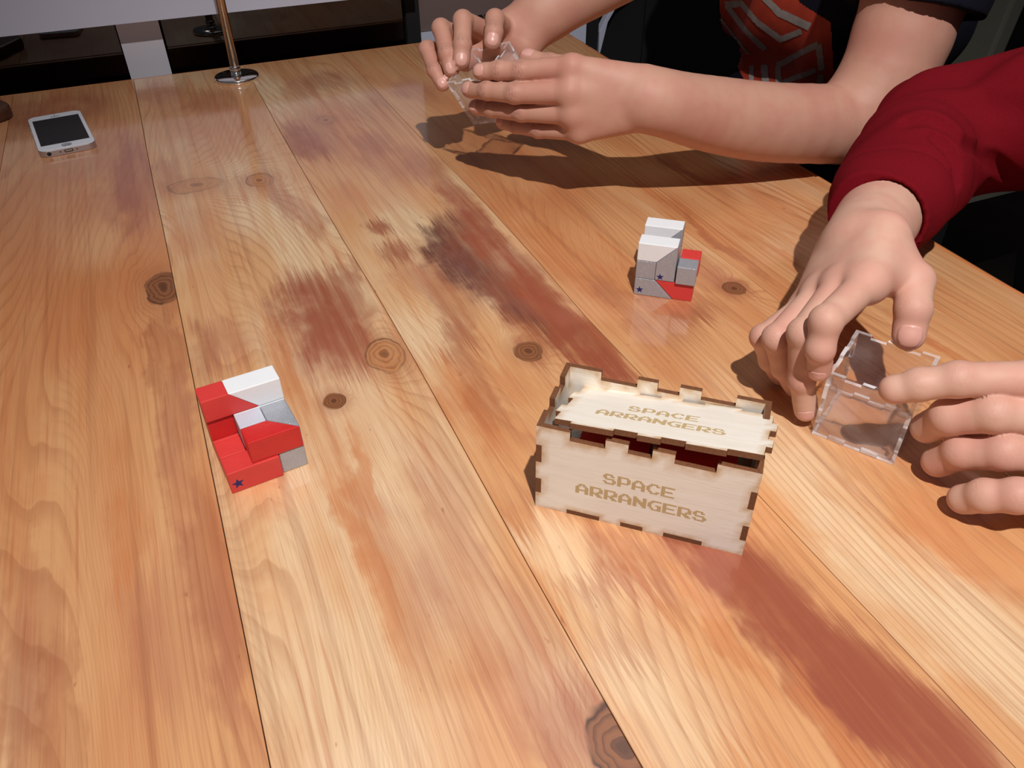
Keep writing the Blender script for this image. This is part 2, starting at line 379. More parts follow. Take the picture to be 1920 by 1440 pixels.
PLANKS = [  # large orange and red blobs at the far end paint in light falloff
    dict(tone=0.62, blobs=[], knots=[]),
    dict(tone=0.60, cath=1.0, blobs=[
        (130, 205, 60, 80, 'red', .75), (30, 240, 40, 60, 'red', .6), (200, 300, 60, 200, 'orange', .7), (60, 400, 50, 200, 'orange', .6), (255, 330, 26, 150, 'mauve', .95), (240, 400, 16, 60, 'red', .5), (150, 300, 50, 70, 'mauve', .4), (20, 215, 50, 60, 'red', .6), (215, 360, 30, 70, 'mauve', .5),
        (60, 560, 40, 120, 'orange', .5), (190, 540, 16, 40, 'orange', .8), (320, 640, 12, 60, 'red', .6), (285, 690, 8, 50, 'red', .55),
        (345, 760, 14, 60, 'mauve', .7), (330, 900, 14, 90, 'mauve', .55), (400, 1080, 16, 90, 'red', .5), (330, 1180, 30, 60, 'mauve', .45),
        (60, 1230, 10, 90, 'red', .6), (100, 1330, 8, 60, 'red', .6), (225, 1010, 12, 50, 'orange', .7), (440, 1300, 10, 60, 'mauve', .4),
        (120, 1050, 26, 60, 'tan', .5), (20, 900, 20, 200, 'orange', .6), (160, 870, 30, 60, 'tan', .5)],
        knots=[(306, 540, 13, 26, 1.0)]),
    dict(tone=0.40, cath=1.2, blobs=[
        (400, 230, 60, 160, 'orange', .65), (300, 175, 40, 60, 'mauve', .6), (400, 190, 40, 60, 'red', .35), (310, 330, 22, 60, 'mauve', .65), (540, 380, 16, 60, 'mauve', .55), (585, 420, 14, 40, 'red', .45),
        (470, 350, 40, 40, 'orange', .5), (360, 430, 26, 70, 'orange', .55), (480, 500, 30, 60, 'tan', .7), (430, 560, 30, 60, 'tan', .5),
        (560, 505, 10, 36, 'pale', .8), (600, 580, 42, 70, 'red', .85), (560, 560, 20, 50, 'red', .6), (640, 620, 30, 70, 'red', .7), (610, 660, 30, 50, 'mauve', .6), (620, 545, 20, 45, 'red', .6), (655, 510, 12, 30, 'red', .75), (560, 620, 22, 40, 'red', .55), (650, 640, 30, 50, 'red', .5),
        (380, 660, 16, 50, 'red', .6), (420, 640, 26, 40, 'mauve', .5), (530, 680, 14, 90, 'orange', .6), (640, 780, 40, 60, 'orange', .35),
        (590, 1000, 26, 120, 'pale', .8), (700, 1350, 40, 80, 'pale', .7), (540, 1200, 20, 100, 'pale', .6), (780, 1100, 22, 100, 'mauve', .45),
        (680, 880, 8, 50, 'orange', .7), (700, 1060, 10, 70, 'orange', .75), (830, 930, 20, 70, 'mauve', .45), (900, 1150, 26, 90, 'mauve', .35), (480, 850, 20, 60, 'tan', .5),
        (1000, 1250, 26, 70, 'mauve', .4), (1100, 1400, 20, 40, 'red', .5)],
        knots=[(367, 347, 26, 17, .5), (487, 338, 13, 17, .75), (722, 665, 13, 20, .75), (627, 752, 7, 9, 1.0), (1168, 1405, 13, 22, 1.1)]),
    dict(tone=0.46, cath=1.2, blobs=[
        (650, 250, 60, 150, 'orange', .6), (600, 250, 26, 90, 'mauve', .7), (720, 300, 30, 90, 'mauve', .5), (940, 480, 22, 90, 'red', .9), (1020, 560, 24, 70, 'red', .85), (1090, 620, 26, 60, 'red', .85), (880, 410, 22, 90, 'red', .8), (850, 500, 24, 60, 'mauve', .6), (560, 165, 26, 60, 'mauve', .5), (620, 150, 40, 50, 'red', .5), (560, 258, 30, 60, 'red', .7), (590, 285, 22, 30, 'red', .7), (700, 270, 30, 40, 'mauve', .55), (690, 210, 36, 60, 'orange', .5),
        (730, 180, 40, 60, 'red', .4), (800, 320, 22, 90, 'mauve', .8), (860, 380, 18, 60, 'mauve', .9), (900, 420, 16, 60, 'red', .8), (640, 360, 20, 30, 'orange', .6),
        (635, 320, 24, 26, 'tan', .6), (690, 380, 40, 30, 'orange', .4), (715, 428, 14, 20, 'red', .85), (740, 475, 22, 24, 'red', .9),
        (815, 440, 16, 30, 'dark', 1.0), (830, 475, 20, 26, 'dark', 1.0), (845, 425, 16, 34, 'dark', .85), (880, 500, 26, 40, 'dark', .75), (870, 460, 26, 46, 'red', .95), (930, 540, 24, 46, 'dark', .6), (950, 560, 22, 60, 'red', .95),
        (985, 590, 14, 36, 'dark', .8), (1010, 560, 20, 60, 'red', .9), (1040, 615, 14, 40, 'dark', .5), (1080, 640, 18, 50, 'red', .95), (1140, 690, 16, 50, 'red', .95), (840, 470, 26, 60, 'dark', .8), (905, 530, 20, 60, 'dark', .6), (1060, 600, 16, 60, 'red', .9), (1000, 640, 14, 40, 'red', .6), (1130, 650, 14, 60, 'red', .9), (850, 560, 20, 40, 'red', .55),
        (780, 520, 30, 30, 'mauve', .5), (760, 560, 20, 40, 'tan', .6), (800, 620, 20, 40, 'pale', .6), (870, 625, 16, 30, 'red', .7), (870, 690, 14, 40, 'red', .7), (905, 760, 12, 36, 'red', .75), (850, 730, 22, 50, 'orange', .7),
        (950, 830, 20, 40, 'orange', .7), (960, 720, 22, 36, 'orange', .6), (1000, 900, 30, 40, 'tan', .7), (1020, 960, 30, 30, 'red', .35),
        (1060, 1040, 26, 36, 'pale', .9), (1110, 1110, 26, 14, 'mauve', .75), (1180, 1050, 26, 30, 'red', .6), (1230, 1110, 14, 26, 'red', .45), (1140, 1170, 30, 30, 'pale', .7), (1200, 1250, 30, 30, 'pale', .6), (1160, 1210, 20, 14, 'mauve', .5), (1260, 1350, 30, 40, 'pale', .7),
        (1330, 1030, 22, 50, 'red', .9), (1400, 1080, 24, 50, 'red', 1.0), (1480, 1170, 24, 50, 'red', 1.0), (1560, 1240, 24, 50, 'red', 1.0), (1640, 1300, 26, 50, 'red', 1.0), (1720, 1370, 26, 50, 'red', 1.0), (1800, 1430, 24, 50, 'red', 1.0), (1500, 1280, 10, 60, 'red', .7), (1600, 1400, 10, 50, 'orange', .9), (1350, 1180, 8, 50, 'orange', .8)],
        knots=[(611, 225, 10, 12, .7), (990, 658, 10, 12, .95)]),
    dict(tone=0.56, cath=1.2, blobs=[
        (900, 300, 50, 160, 'orange', .6), (1050, 420, 40, 120, 'orange', .45), (780, 170, 30, 60, 'red', .5), (860, 250, 20, 60, 'orange', .6), (980, 330, 30, 50, 'tan', .6), (1000, 420, 22, 60, 'orange', .55), (1100, 450, 20, 60, 'tan', .6), (1080, 560, 14, 40, 'tan', .7),
        (1160, 560, 14, 50, 'red', .55), (1230, 560, 20, 30, 'red', .65), (1300, 580, 24, 24, 'red', .75), (1360, 535, 18, 30, 'red', .5), (1250, 620, 30, 30, 'red', .5), (1330, 500, 14, 40, 'mauve', .5), (1270, 690, 20, 40, 'orange', .6),
        (1400, 600, 20, 40, 'orange', .5), (1480, 850, 30, 60, 'pale', .7), (1560, 950, 30, 60, 'pale', .9), (1700, 1100, 34, 80, 'pale', .9), (1850, 1200, 34, 80, 'pale', .9), (1650, 980, 14, 60, 'tan', .6), (1800, 1020, 16, 60, 'orange', .55)],
        knots=[(1376, 541, 8, 10, .95)]),
    dict(tone=0.52, cath=0.7, lines=150.0, grain=0.6, blobs=[
        (1160, 270, 26, 60, 'orange', .6), (1350, 340, 40, 140, 'orange', .5), (1500, 420, 30, 120, 'orange', .45), (1230, 330, 20, 60, 'tan', .6), (1300, 330, 10, 80, 'red', .6), (1380, 400, 10, 60, 'orange', .8), (1250, 380, 10, 90, 'orange', .8), (1340, 450, 6, 90, 'red', .6),
        (1450, 470, 8, 70, 'orange', .8), (1400, 400, 30, 60, 'tan', .5), (1800, 700, 30, 60, 'tan', .7), (1750, 640, 8, 50, 'orange', .9), (1860, 800, 20, 60, 'pale', .7)], knots=[]),
    dict(tone=0.52, cath=0.7, blobs=[(1850, 600, 20, 50, 'tan', .6), (1700, 500, 10, 60, 'orange', .6)], knots=[]),
]
for i, pk in enumerate(PLANKS):
    mt = wood_plank('pine_%d' % i, i + 1, pk['tone'], pk['blobs'], pk['knots'], pk.get('lines', 130.0), pk.get('grain', 0.34), pk.get('cath', 1.0))
    L, R_ = BX[i], BX[i + 1]
    poly = [(x + 0.0002, y) for x, y in zip(L, YS)] + [(x - 0.0002, y) for x, y in list(zip(R_, YS))[::-1]]
    prism('plank', poly, 'z', -0.032, 0.0, mt, table, bev=0.0004)
M_band = wood_plank('pine_edge', 12, 0.75, [], [], 150.0, 0.4)
bm = prism_bm([(-0.322, Y1 + 0.0004), (BX[7][-1] + 0.007, Y1 + 0.0004), (BX[7][-1] + 0.007, Y1 + 0.0075), (-0.322, Y1 + 0.0075)], 'z', -0.032, -0.0006, None, 0.0028)
bm_obj('edge_band', bm, M_band, table)
poly = [(x + 0.0004, y) for x, y in zip(BX[7], YS)] + [(x + 0.0075, y) for x, y in list(zip(BX[7], YS))[::-1]]
prism('edge_band', poly, 'z', -0.032, -0.0006, M_band, table, bev=0.0028)
for lx, ly in ((-0.27, -0.26), (0.45, -0.26), (-0.27, 1.12), (0.45, 1.12)):
    boxo('leg', (lx, ly, -0.75), (lx + 0.05, ly + 0.05, -0.0325), M_black, table, 0.002)
boxo('apron', (-0.26, -0.2, -0.09), (0.47, 1.1, -0.0325), M_black, table, 0.002)

# ------------------------------------------------------------------ setting
tag(boxo('floor', (-2.6, -2.2, -0.80), (3.6, 3.4, -0.75), M_floor), kind='structure')
GY = 1.300
win = tag(empty('window_1', (0, GY, 0)), kind='structure')
boxo('pane', (-1.6, 0.000, -0.70), (-0.037, 0.006, 0.9), M_glass, win)
boxo('pane', (0.024, 0.000, -0.70), (atY(757, 20, GY)[0], 0.006, 0.9), M_glass, win)
boxo('mullion', (-0.035, -0.014, -0.75), (0.0205, 0.03, 0.9), M_postw, win, 0.001)
boxo('mullion', (atY(757, 20, GY)[0], -0.01, -0.75), (atY(784, 40, GY)[0], 0.03, 0.9), M_black, win, 0.001)
tag(boxo('wall_back', (-2.6, 1.62, -0.75), (3.6, 1.68, 1.2), M_darkwall), kind='structure')
tag(boxo('wall_right', (2.9, -2.2, -0.75), (2.96, 1.62, 1.2), M_darkwall), kind='structure')
# thick white rail in front of the window
zb = 0.5 * (atY(0, 64, 1.245)[2] + atY(640, 6, 1.245)[2])
tag(boxo('trim_1', (-1.6, 1.245, zb), (atY(757, 0, 1.245)[0] + 0.02, 1.285, zb + 0.20), M_whitewall, None, 0.006, 3), kind='structure')

# grey board with black lettering on a white low panel
bx0 = atY(784, 50, 1.30)[0]; bx1 = atY(1128, 10, 1.30)[0]
zt = atY(800, 60, 1.30)[2]
lowp = tag(empty('low_panel', (bx0, 1.30, zt)), 'white low panel beyond the far table edge, under the grey board', 'panel')
boxo('panel_board', (0.001, 0, -0.30), (atY(1099, 60, 1.30)[0] - bx0, 0.03, -0.001), M_whitewall, lowp, 0.002)
boxo('foot', (0.02, 0, -0.75 - zt), (0.06, 0.03, -0.30), M_whitewall, lowp)
boxo('foot', (0.25, 0, -0.75 - zt), (0.29, 0.03, -0.30), M_whitewall, lowp)
brd = tag(empty('sign_board', (bx0, 1.305, zt)), 'grey-brown board with black letters behind the curled fingers', 'sign')
boxo('board', (0.001, 0, 0), (atY(1099, 10, 1.305)[0] - bx0, 0.02, 0.42), M_board, brd, 0.001)
p0 = atY(897, 44, 1.304); p1 = atY(897, 28.5, 1.304); lh = p1[2] - p0[2]
def stroke_letter(ch, x, z, h):
    w = h * 0.72; t_ = h * 0.24; bm = bmesh.new()
    def r(a, b, c, d): box_bm(bm, (x + a * w, -0.0012, z + b * h), (x + c * w, 0.0, z + d * h))
    if ch == 'E':
        r(0, 0, .33, 1); r(.33, 0, 1, .2); r(.33, .4, .9, .6); r(.33, .8, 1, 1)
    else:
        r(0, 0, .33, 1); r(.33, .8, .8, 1); r(.33, .38, .8, .56); r(.68, .56, 1, .8)
        v = [bm.verts.new((x + a * w, y_, z + b * h)) for y_ in (-0.0012, 0) for a, b in ((.35, .4), (.7, .4), (1.05, 0), (.68, 0))]
        for f in ((0, 1, 2, 3), (7, 6, 5, 4), (0, 4, 5, 1), (1, 5, 6, 2), (2, 6, 7, 3), (3, 7, 4, 0)): bm.faces.new([v[i] for i in f])
    return bm
bm_obj('lettering', stroke_letter('R', p0[0] - bx0, p0[2] - zt, lh), M_ink, brd)
bm_obj('lettering', stroke_letter('E', p0[0] - bx0 + lh * 0.86, p0[2] - zt, lh), M_ink, brd)

# dark post, slanted white frame and black cabinet beyond the far right corner
xa, xb = atY(1101, 60, 1.31)[0], atY(1122, 60, 1.31)[0]
tag(boxo('post', (xa, 1.31, -0.75), (xb, 1.33, 0.6), M_black, None, 0.001), 'thin black upright post beyond the far right table corner', 'post')
c0 = atY(1152, 60, 1.36)
cab = tag(empty('cabinet', (c0[0] - 0.03, 1.36, -0.75)), 'black two-door cabinet behind the forearm', 'cabinet')
cw = atY(1206, 60, 1.36)[0] - c0[0] + 0.03
boxo('body', (0, 0.012, 0), (0.62, 0.25, 1.25), M_black, cab, 0.002)
boxo('door', (0.002, 0, 0.02), (cw - 0.0015, 0.011, 1.24), M_black, cab, 0.002)
boxo('door', (cw + 0.0015, 0, 0.02), (0.618, 0.011, 1.24), M_black, cab, 0.002)
fr = [(1188, -12), (1157, 12), (1140, 42), (1126, 98), (1123, 104), (1124, 60), (1146, 16), (1172, -12)]
pp = [atY(x, y, 1.335) for x, y in fr]
sf = prism('slanted_frame', [(p[0], p[2]) for p in pp], 'y', 1.335, 1.35, M_whitewall, None, 0.001)
tag(sf, 'slanted white frame bar in front of the black cabinet', 'frame')

# grey upholstered chair back and black chair beyond the two people
def chair(name, cx, cy, rz, mat, label, back_h=0.42, lean=0.18, w=0.44):
    t_ = tag(empty(name, (cx, cy, -0.75), (0, 0, rz)), label, 'chair')
    boxo('seat', (-w / 2, -w / 2, 0.42), (w / 2, w / 2, 0.47), mat, t_, 0.012, 3)
    bm = bmesh.new(); M_ = Matrix.Translation((0, w / 2 - 0.02, 0.46)) @ Matrix.Rotation(-lean, 4, 'X')
    box_bm(bm, (-w / 2, 0, 0.04), (w / 2, 0.035, back_h), M_); bevel_bm(bm, 0.012, 3)
    bm_obj('backrest', bm, mat, t_)
    for sx in (-1, 1):
        for sy in (-1, 1):
            boxo('leg', (sx * (w / 2 - 0.03) - 0.015, sy * (w / 2 - 0.03) - 0.015, 0), (sx * (w / 2 - 0.03) + 0.015, sy * (w / 2 - 0.03) + 0.015, 0.419), M_black, t_, 0.002)
    return t_


XC = 1.30
gc = tag(empty('chair', (XC, 0.7, -0.75)), 'grey-green chair back leaning between the dark T-shirt and the red sleeve', 'chair')
q_ = [atX(1762, -60, XC), atX(1680, 240, XC), atX(1785, 262, XC), atX(1850, 120, XC), atX(1926, -60, XC)]
bm_obj('backrest', prism_bm([(p[1] - 0.7, p[2] + 0.75) for p in q_], 'x', 0.0, 0.035, None, 0.006), M_greyg, gc)
ym = [q_[1][1] - 0.7, q_[2][1] - 0.7]; zm = min(q_[1][2], q_[2][2]) + 0.75
boxo('seat', (0.0, min(ym) - 0.05, zm - 0.09), (0.45, max(ym) + 0.2, zm - 0.03), M_greyg, gc, 0.012, 3)
for lx in (0.0, 0.42):
    for ly in (min(ym) - 0.03, max(ym) + 0.15): boxo('leg', (lx, ly, 0), (lx + 0.03, ly + 0.03, zm - 0.0905), M_black, gc, 0.002)

# metal rod with round flange
pc = at(445, 148)
rod = tag(empty('metal_rod', tuple(pc)), 'shiny metal rod on a round chrome flange near the far edge', 'rod')
lathe('base_flange', [(0, 0), (0.0285, 0), (0.0292, 0.001), (0.0292, 0.0042), (0.0282, 0.0055), (0.012, 0.0064), (0, 0.0066)], M_chrome, rod)
lathe('collar', [(0.0062, 0.0062), (0.0072, 0.007), (0.0072, 0.0165), (0.0066, 0.0175), (0.0058, 0.0175)], M_chrome, rod, 32)
lathe('pole', [(0, 0.0066), (0.0058, 0.0066), (0.0058, 0.75), (0, 0.75)], M_rod, rod, 32)

# brown leather case at the left edge
lp = at(-12, 214)
bm = prism_bm(rrect(0.085, 0.1, 0.022, 6), 'z', 0, 0.016, None, 0.004)
lc = bm_obj('leather_case', bm, M_leather); lc.location = (lp[0] - 0.030, lp[1] - 0.005, 0.0); lc.rotation_euler = (0, 0, 0.5)
tag(lc, 'dark brown leather case at the left end of the table, beyond the phone', 'case')

# ------------------------------------------------------------------ phone
px_, py_ = -0.1392, 0.97207
ph = empty('smartphone', (px_, py_, 0), (0, 0, math.radians(30.54) + YAW))
tag(ph, 'white smartphone lying face up with a black screen', 'phone')
W_, L_, T_ = 0.0586, 0.1238, 0.0076
bm = prism_bm(rrect(W_, L_, 0.009, 8, W_ / 2, L_ / 2), 'z', 0.0002, T_ - 0.0009, None, 0.0005); bm_obj('body', bm, M_alu, ph)
bm = prism_bm(rrect(W_ - 0.0008, L_ - 0.0008, 0.0086, 8, W_ / 2, L_ / 2), 'z', T_ - 0.0009, T_, None, 0.0003); bm_obj('front_glass', bm, M_phonew, ph)
boxo('screen', (0.0042, 0.0165, T_), (W_ - 0.0042, L_ - 0.0165, T_ + 0.0002), M_screen, ph)
hb = lathe('home_button', [(0, 0.0001), (0.0046, 0.0001), (0.0049, 0.0003), (0.0054, 0.0003), (0.0054, 0)], M_homering, ph, 32, (W_ / 2, 0.0083, T_))
bm = prism_bm(rrect(0.010, 0.0012, 0.0006, 4, W_ / 2, L_ - 0.0105), 'z', T_, T_ + 0.0001); bm_obj('earpiece', bm, M_hole, ph)
lathe('camera_lens', [(0, 0.00012), (0.0009, 0.0001), (0.001, 0)], M_hole, ph, 16, (W_ / 2, L_ - 0.0060, T_))
for k in (0.079, 0.0895):
    o = lathe('volume_button', [(0, 0.0), (0.0022, 0.0), (0.0026, 0.0003), (0.0026, 0.001), (0, 0.001)], M_chrome, ph, 20)
    o.rotation_euler = (0, math.radians(-90), 0); o.location = (0.0004, k, T_ * 0.48)
boxo('mute_switch', (-0.0008, 0.1005, 0.0026), (0.0004, 0.1055, 0.0048), M_chrome, ph)
def disc_y(name, x, z, r, mat, parent, y=-0.0001):
    o = lathe(name, [(0, 0.0), (r, 0.0), (r, 0.0004), (0, 0.0004)], mat, parent, 20)
    o.rotation_euler = (math.radians(90), 0, 0); o.location = (x, y + 0.0003, z); return o
disc_y('headphone_jack', 0.0095, 0.0037, 0.0022, M_hole, ph)
bm = prism_bm(rrect(0.0088, 0.0030, 0.0012, 4, W_ / 2, 0.0038), 'y', -0.0002, 0.0004); bm_obj('charging_port', bm, M_hole, ph)
boxo('port_tongue', (W_ / 2 - 0.0034, -0.0003, 0.0033), (W_ / 2 + 0.0034, 0.0001, 0.0047), M_chrome, ph)
for k in (-0.0085, 0.0085): disc_y('screw', W_ / 2 + k, 0.0038, 0.0007, M_hole, ph)

# ------------------------------------------------------------------ puzzle cubes
def star_poly(cx, cy, r, rot=0.1):
    return [(cx + (r if k % 2 == 0 else r * 0.42) * math.cos(math.pi / 2 + rot + k * math.pi / 5), cy + (r if k % 2 == 0 else r * 0.42) * math.sin(math.pi / 2 + rot + k * math.pi / 5)) for k in range(10)]
def block(root, C_, poly, axis, a0, a1, mat, label=None, bev=0.0006, gap=0.012, star=None, off=(0, 0, 0)):
    cx = sum(p[0] for p in poly) / len(poly); cy = sum(p[1] for p in poly) / len(poly)
    pl = [((cx + (p[0] - cx) * (1 - gap)) * C_, (cy + (p[1] - cy) * (1 - gap)) * C_) for p in poly]
    o = bm_obj('block', prism_bm(pl, axis, (a0 + gap / 2) * C_, (a1 - gap / 2) * C_, None, bev), mat, root)
    o.location = off
    if label: o['label'] = label
    if star:
        sx, sz, r = star
        prism('star', [(x * C_, z * C_) for x, z in star_poly(sx, sz, r)], 'y', (a0 + gap / 2) * C_ - 0.00015, (a0 + gap / 2) * C_ + 0.0002, M_star, o)
    return o
sq = lambda x0, x1, y0, y1: [(x0, y0), (x1, y0), (x1, y1), (x0, y1)]
A_ = at(435.5, 927.3); B_ = at(584.3, 872.9)
c1 = 0.0157
q1 = tag(empty('puzzle_cube', tuple(A_), (0, 0, math.atan2(B_[1] - A_[1], B_[0] - A_[0]))), 'mostly red block puzzle cube with white top corner, left of the wooden box', 'puzzle')
block(q1, c1, sq(0, 2, 0, 1), 'z', 0, 1, M_red, 'red bar block with a navy star', star=(0.32, 0.42, 0.23))
block(q1, c1, sq(0, 1, 1, 2), 'z', 0, 1, M_red)
block(q1, c1, sq(0, 1, 2, 3), 'z', 0, 1, M_red)
block(q1, c1, sq(0, 1, 2.12, 3), 'z', 1, 2, M_redg)
block(q1, c1, sq(2, 3, 0.14, 1.2), 'z', 0, 1, M_silver, 'silver corner block')
block(q1, c1, sq(1, 3, 1.2, 3), 'z', 0, 1, M_silver)
block(q1, c1, [(1, 0.1), (3, 0.1), (2, 1.08), (1, 1.08)], 'z', 1, 2, M_redg, 'red block with slanted end')
block(q1, c1, [(3, 0.1), (3, 2), (2, 2), (2, 1.08)], 'z', 1, 2, M_silver, 'silver block with slanted end')
block(q1, c1, sq(1, 2, 1.08, 2), 'z', 1, 2, M_pale, 'small pale grey block')
block(q1, c1, sq(1, 3, 2, 3), 'z', 1, 2, M_white)
block(q1, c1, [(0, 3), (1, 3), (2, 2), (0, 2)], 'y', 2, 3, M_red, 'red block with slanted end')
block(q1, c1, [(1, 3), (3, 3), (3, 2), (2, 2)], 'y', 2, 3, M_white, 'white block with slanted end')

A_ = at(1187.4, 551.3); B_ = at(1294.5, 566.6)
c2 = 0.0153
q2 = tag(empty('puzzle_cube', tuple(A_), (0, 0, math.atan2(B_[1] - A_[1], B_[0] - A_[0]))), 'silver and white block puzzle cube with two star marks, in front of the bare hands', 'puzzle')
block(q2, c2, [(0, 0), (2, 0), (1, 1), (0, 1)], 'y', 0, 1, M_silver, 'silver block with slanted end and a navy star', star=(0.3, 0.32, 0.2))
block(q2, c2, [(2, 0), (3, 0), (3, 1), (1, 1)], 'y', 0.03, 1, M_red, 'red block with slanted end')
block(q2, c2, sq(0, 3, 1, 3), 'z', 0, 1, M_silver)
block(q2, c2, sq(0, 1, 0, 1), 'z', 1, 2, M_silver, 'small silver block')
block(q2, c2, [(1, 1), (2, 1), (2, 3), (1, 2)], 'y', 0, 1, M_silver, 'silver block with slanted top and a navy star', star=(1.27, 1.22, 0.19))
block(q2, c2, [(0, 2), (1, 2), (2, 3), (0, 3)], 'y', 0, 1, M_white, 'white block with slanted end')
block(q2, c2, sq(0, 2, 1, 3), 'z', 1, 2, M_silver)
block(q2, c2, [(0, 2), (1, 2), (2, 3), (0, 3)], 'y', 2, 3, M_white, 'white block with slanted end')
block(q2, c2, [(1, 2), (2, 2), (2, 3)], 'y', 2, 3, M_silver)
block(q2, c2, sq(2.06, 3.06, -0.12, 0.88), 'z', 1, 2, M_silver, 'small silver block')
block(q2, c2, sq(2.1, 3.1, 0.9, 1.9), 'z', 1, 2, M_red, 'small red block')

# ------------------------------------------------------------------ finger-jointed panels
def cells_mesh(W, H, cuts, T, mats, name, parent, matrix, engrave=None):
    """flat W x H panel, thickness T towards -n ; cuts = rectangles removed ; slot 0 faces, slot 1 edges"""
    xs = sorted({0, W, *[c for r in cuts for c in (r[0], r[2])]}); ys = sorted({0, H, *[c for r in cuts for c in (r[1], r[3])]})
    xs = [x for x in xs if -1e-9 <= x <= W + 1e-9]; ys = [y for y in ys if -1e-9 <= y <= H + 1e-9]
    def sub(v):
        out = [v[0]]
        for a, b in zip(v, v[1:]):
            n = max(1, int((b - a) / 0.004))
            out += [a + (b - a) * k / n for k in range(1, n + 1)]
        return out
    xs, ys = sub(xs), sub(ys)
    fill = np.ones((len(xs) - 1, len(ys) - 1), bool)
    for i in range(len(xs) - 1):
        for j in range(len(ys) - 1):
            cx, cy = (xs[i] + xs[i + 1]) / 2, (ys[j] + ys[j + 1]) / 2
            if any(r[0] < cx < r[2] and r[1] < cy < r[3] for r in cuts): fill[i, j] = False
    vid, V, Fc, mi = {}, [], [], []
    def v(i, j, k):
        key = (i, j, k)
        if key not in vid: vid[key] = len(V); V.append((xs[i], ys[j], 0 if k else -T))
        return vid[key]
    nx, ny = fill.shape
    f = lambda i, j: 0 <= i < nx and 0 <= j < ny and fill[i, j]
    for i in range(nx):
        for j in range(ny):
            if not fill[i, j]: continue
            Fc.append((v(i, j, 1), v(i + 1, j, 1), v(i + 1, j + 1, 1), v(i, j + 1, 1))); mi.append(0)
            Fc.append((v(i, j, 0), v(i, j + 1, 0), v(i + 1, j + 1, 0), v(i + 1, j, 0))); mi.append(0)
            if not f(i - 1, j): Fc.append((v(i, j, 0), v(i, j, 1), v(i, j + 1, 1), v(i, j + 1, 0))); mi.append(1)
            if not f(i + 1, j): Fc.append((v(i + 1, j, 0), v(i + 1, j + 1, 0), v(i + 1, j + 1, 1), v(i + 1, j, 1))); mi.append(1)
            if not f(i, j - 1): Fc.append((v(i, j, 0), v(i + 1, j, 0), v(i + 1, j, 1), v(i, j, 1))); mi.append(1)
            if not f(i, j + 1): Fc.append((v(i, j + 1, 0), v(i, j + 1, 1), v(i + 1, j + 1, 1), v(i + 1, j + 1, 0))); mi.append(1)
    # scorch near the cut outline
    edge = []
    for (i, j, k) in vid:
        full = f(i, j) and f(i - 1, j) and f(i, j - 1) and f(i - 1, j - 1)
        edge.append(0.0 if full else 1.0)
    o = mesh_obj(name, V, Fc, mats, parent, False, mi)
    a = o.data.attributes.new('scorch', 'FLOAT', 'POINT'); a.data.foreach_set('value', edge)
    o.matrix_local = matrix
    return o
def frame_m(o, ex, ey):
    ex, ey = Vector(ex).normalized(), Vector(ey).normalized(); ez = ex.cross(ey)
    m_ = Matrix.Identity(4)
    for i in range(3): m_[i][0], m_[i][1], m_[i][2], m_[i][3] = ex[i], ey[i], ez[i], o[i]
    return m_

GL = {
    'S': ['.####..', '##..##.', '##.....', '.#####.', '.....##', '##...##', '.#####.'],
    'P': ['######.', '##...##', '##...##', '##...##', '######.', '##.....', '##.....'],
    'A': ['..###..', '.##.##.', '##...##', '##...##', '#######', '##...##', '##...##'],
    'C': ['..####.', '.##..##', '##.....', '##.....', '##.....', '.##..##', '..####.'],
    'E': ['#######', '##.....', '##.....', '######.', '##.....', '##.....', '#######'],
    'R': ['######.', '##...##', '##...##', '##..###', '#####..', '##.###.', '##..###'],
    'N': ['##...##', '###..##', '####.##', '#######', '##.####', '##..###', '##...##'],
    'G': ['..#####', '.##....', '##.....', '##..###', '##...##', '.##..##', '..#####'],
}
def lettering(words, parent, matrix, name='engraved_lettering'):
    """words: (text, x0, y_bottom, pitch, pixel_w, pixel_h) in metres on the local xy plane"""
    bm = bmesh.new()
    for text, x0, y0, pitch, pw, phh in words:
        for i, ch in enumerate(text):
            for r, row in enumerate(GL[ch]):
                c = 0
                while c < 7:
                    if row[c] == '#':
                        e = c
                        while e < 7 and row[e] == '#': e += 1
                        xa_, ya_ = x0 + i * pitch + c * pw, y0 + (6 - r) * phh
                        box_bm(bm, (xa_, ya_, -0.0003), (xa_ + (e - c) * pw, ya_ + phh, 0.00006))
                        c = e
                    else: c += 1
    o = bm_obj(name, bm, M_engrave, parent); o.matrix_local = matrix
    return o

# wooden box
BW, BD, BH, PT = 0.1162, 0.0590, 0.0608, 0.0032
wb = tag(empty('wooden_box', (0.1363, 0.2865, 0), (0, 0, math.radians(-42.39))), 'laser-cut plywood box with burnt finger joints and engraved lettering', 'box')
XT = [(0.0, 0.0185), (0.0375, 0.0495), (0.062, 0.0735), (0.0945, BW)]      # tabs along the length
XN = [(0.0185, 0.0375), (0.0495, 0.062), (0.0735, 0.0945)]                  # notches
ZN = [(0.0115, 0.0225), (0.0350, 0.0475)]
pm = [M_ply, M_burn]; e_ = 1e-6
ftop = [(a, BH - 0.0058, b, BH + e_) for a, b in XN]; fbot = [(a, -e_, b, PT) for a, b in XN]
fside = [(-e_, a, PT, b) for a, b in ZN] + [(BW - PT, a, BW + e_, b) for a, b in ZN]
pf = cells_mesh(BW, BH, ftop + fbot + fside, PT, pm, 'panel', wb, frame_m((0, 0, 0), (1, 0, 0), (0, 0, 1)))
pf['label'] = 'front panel with engraved words'
lettering([('SPACE', 0.0378, 0.0303, 0.0078, 0.00102, 0.00106), ('ARRANGERS', 0.0230, 0.0183, 0.0080, 0.00104, 0.00106)], pf, Matrix.Identity(4))
cells_mesh(BW, BH, ftop + fbot + fside, PT, pm, 'panel', wb, frame_m((BW, BD, 0), (-1, 0, 0), (0, 0, 1)))
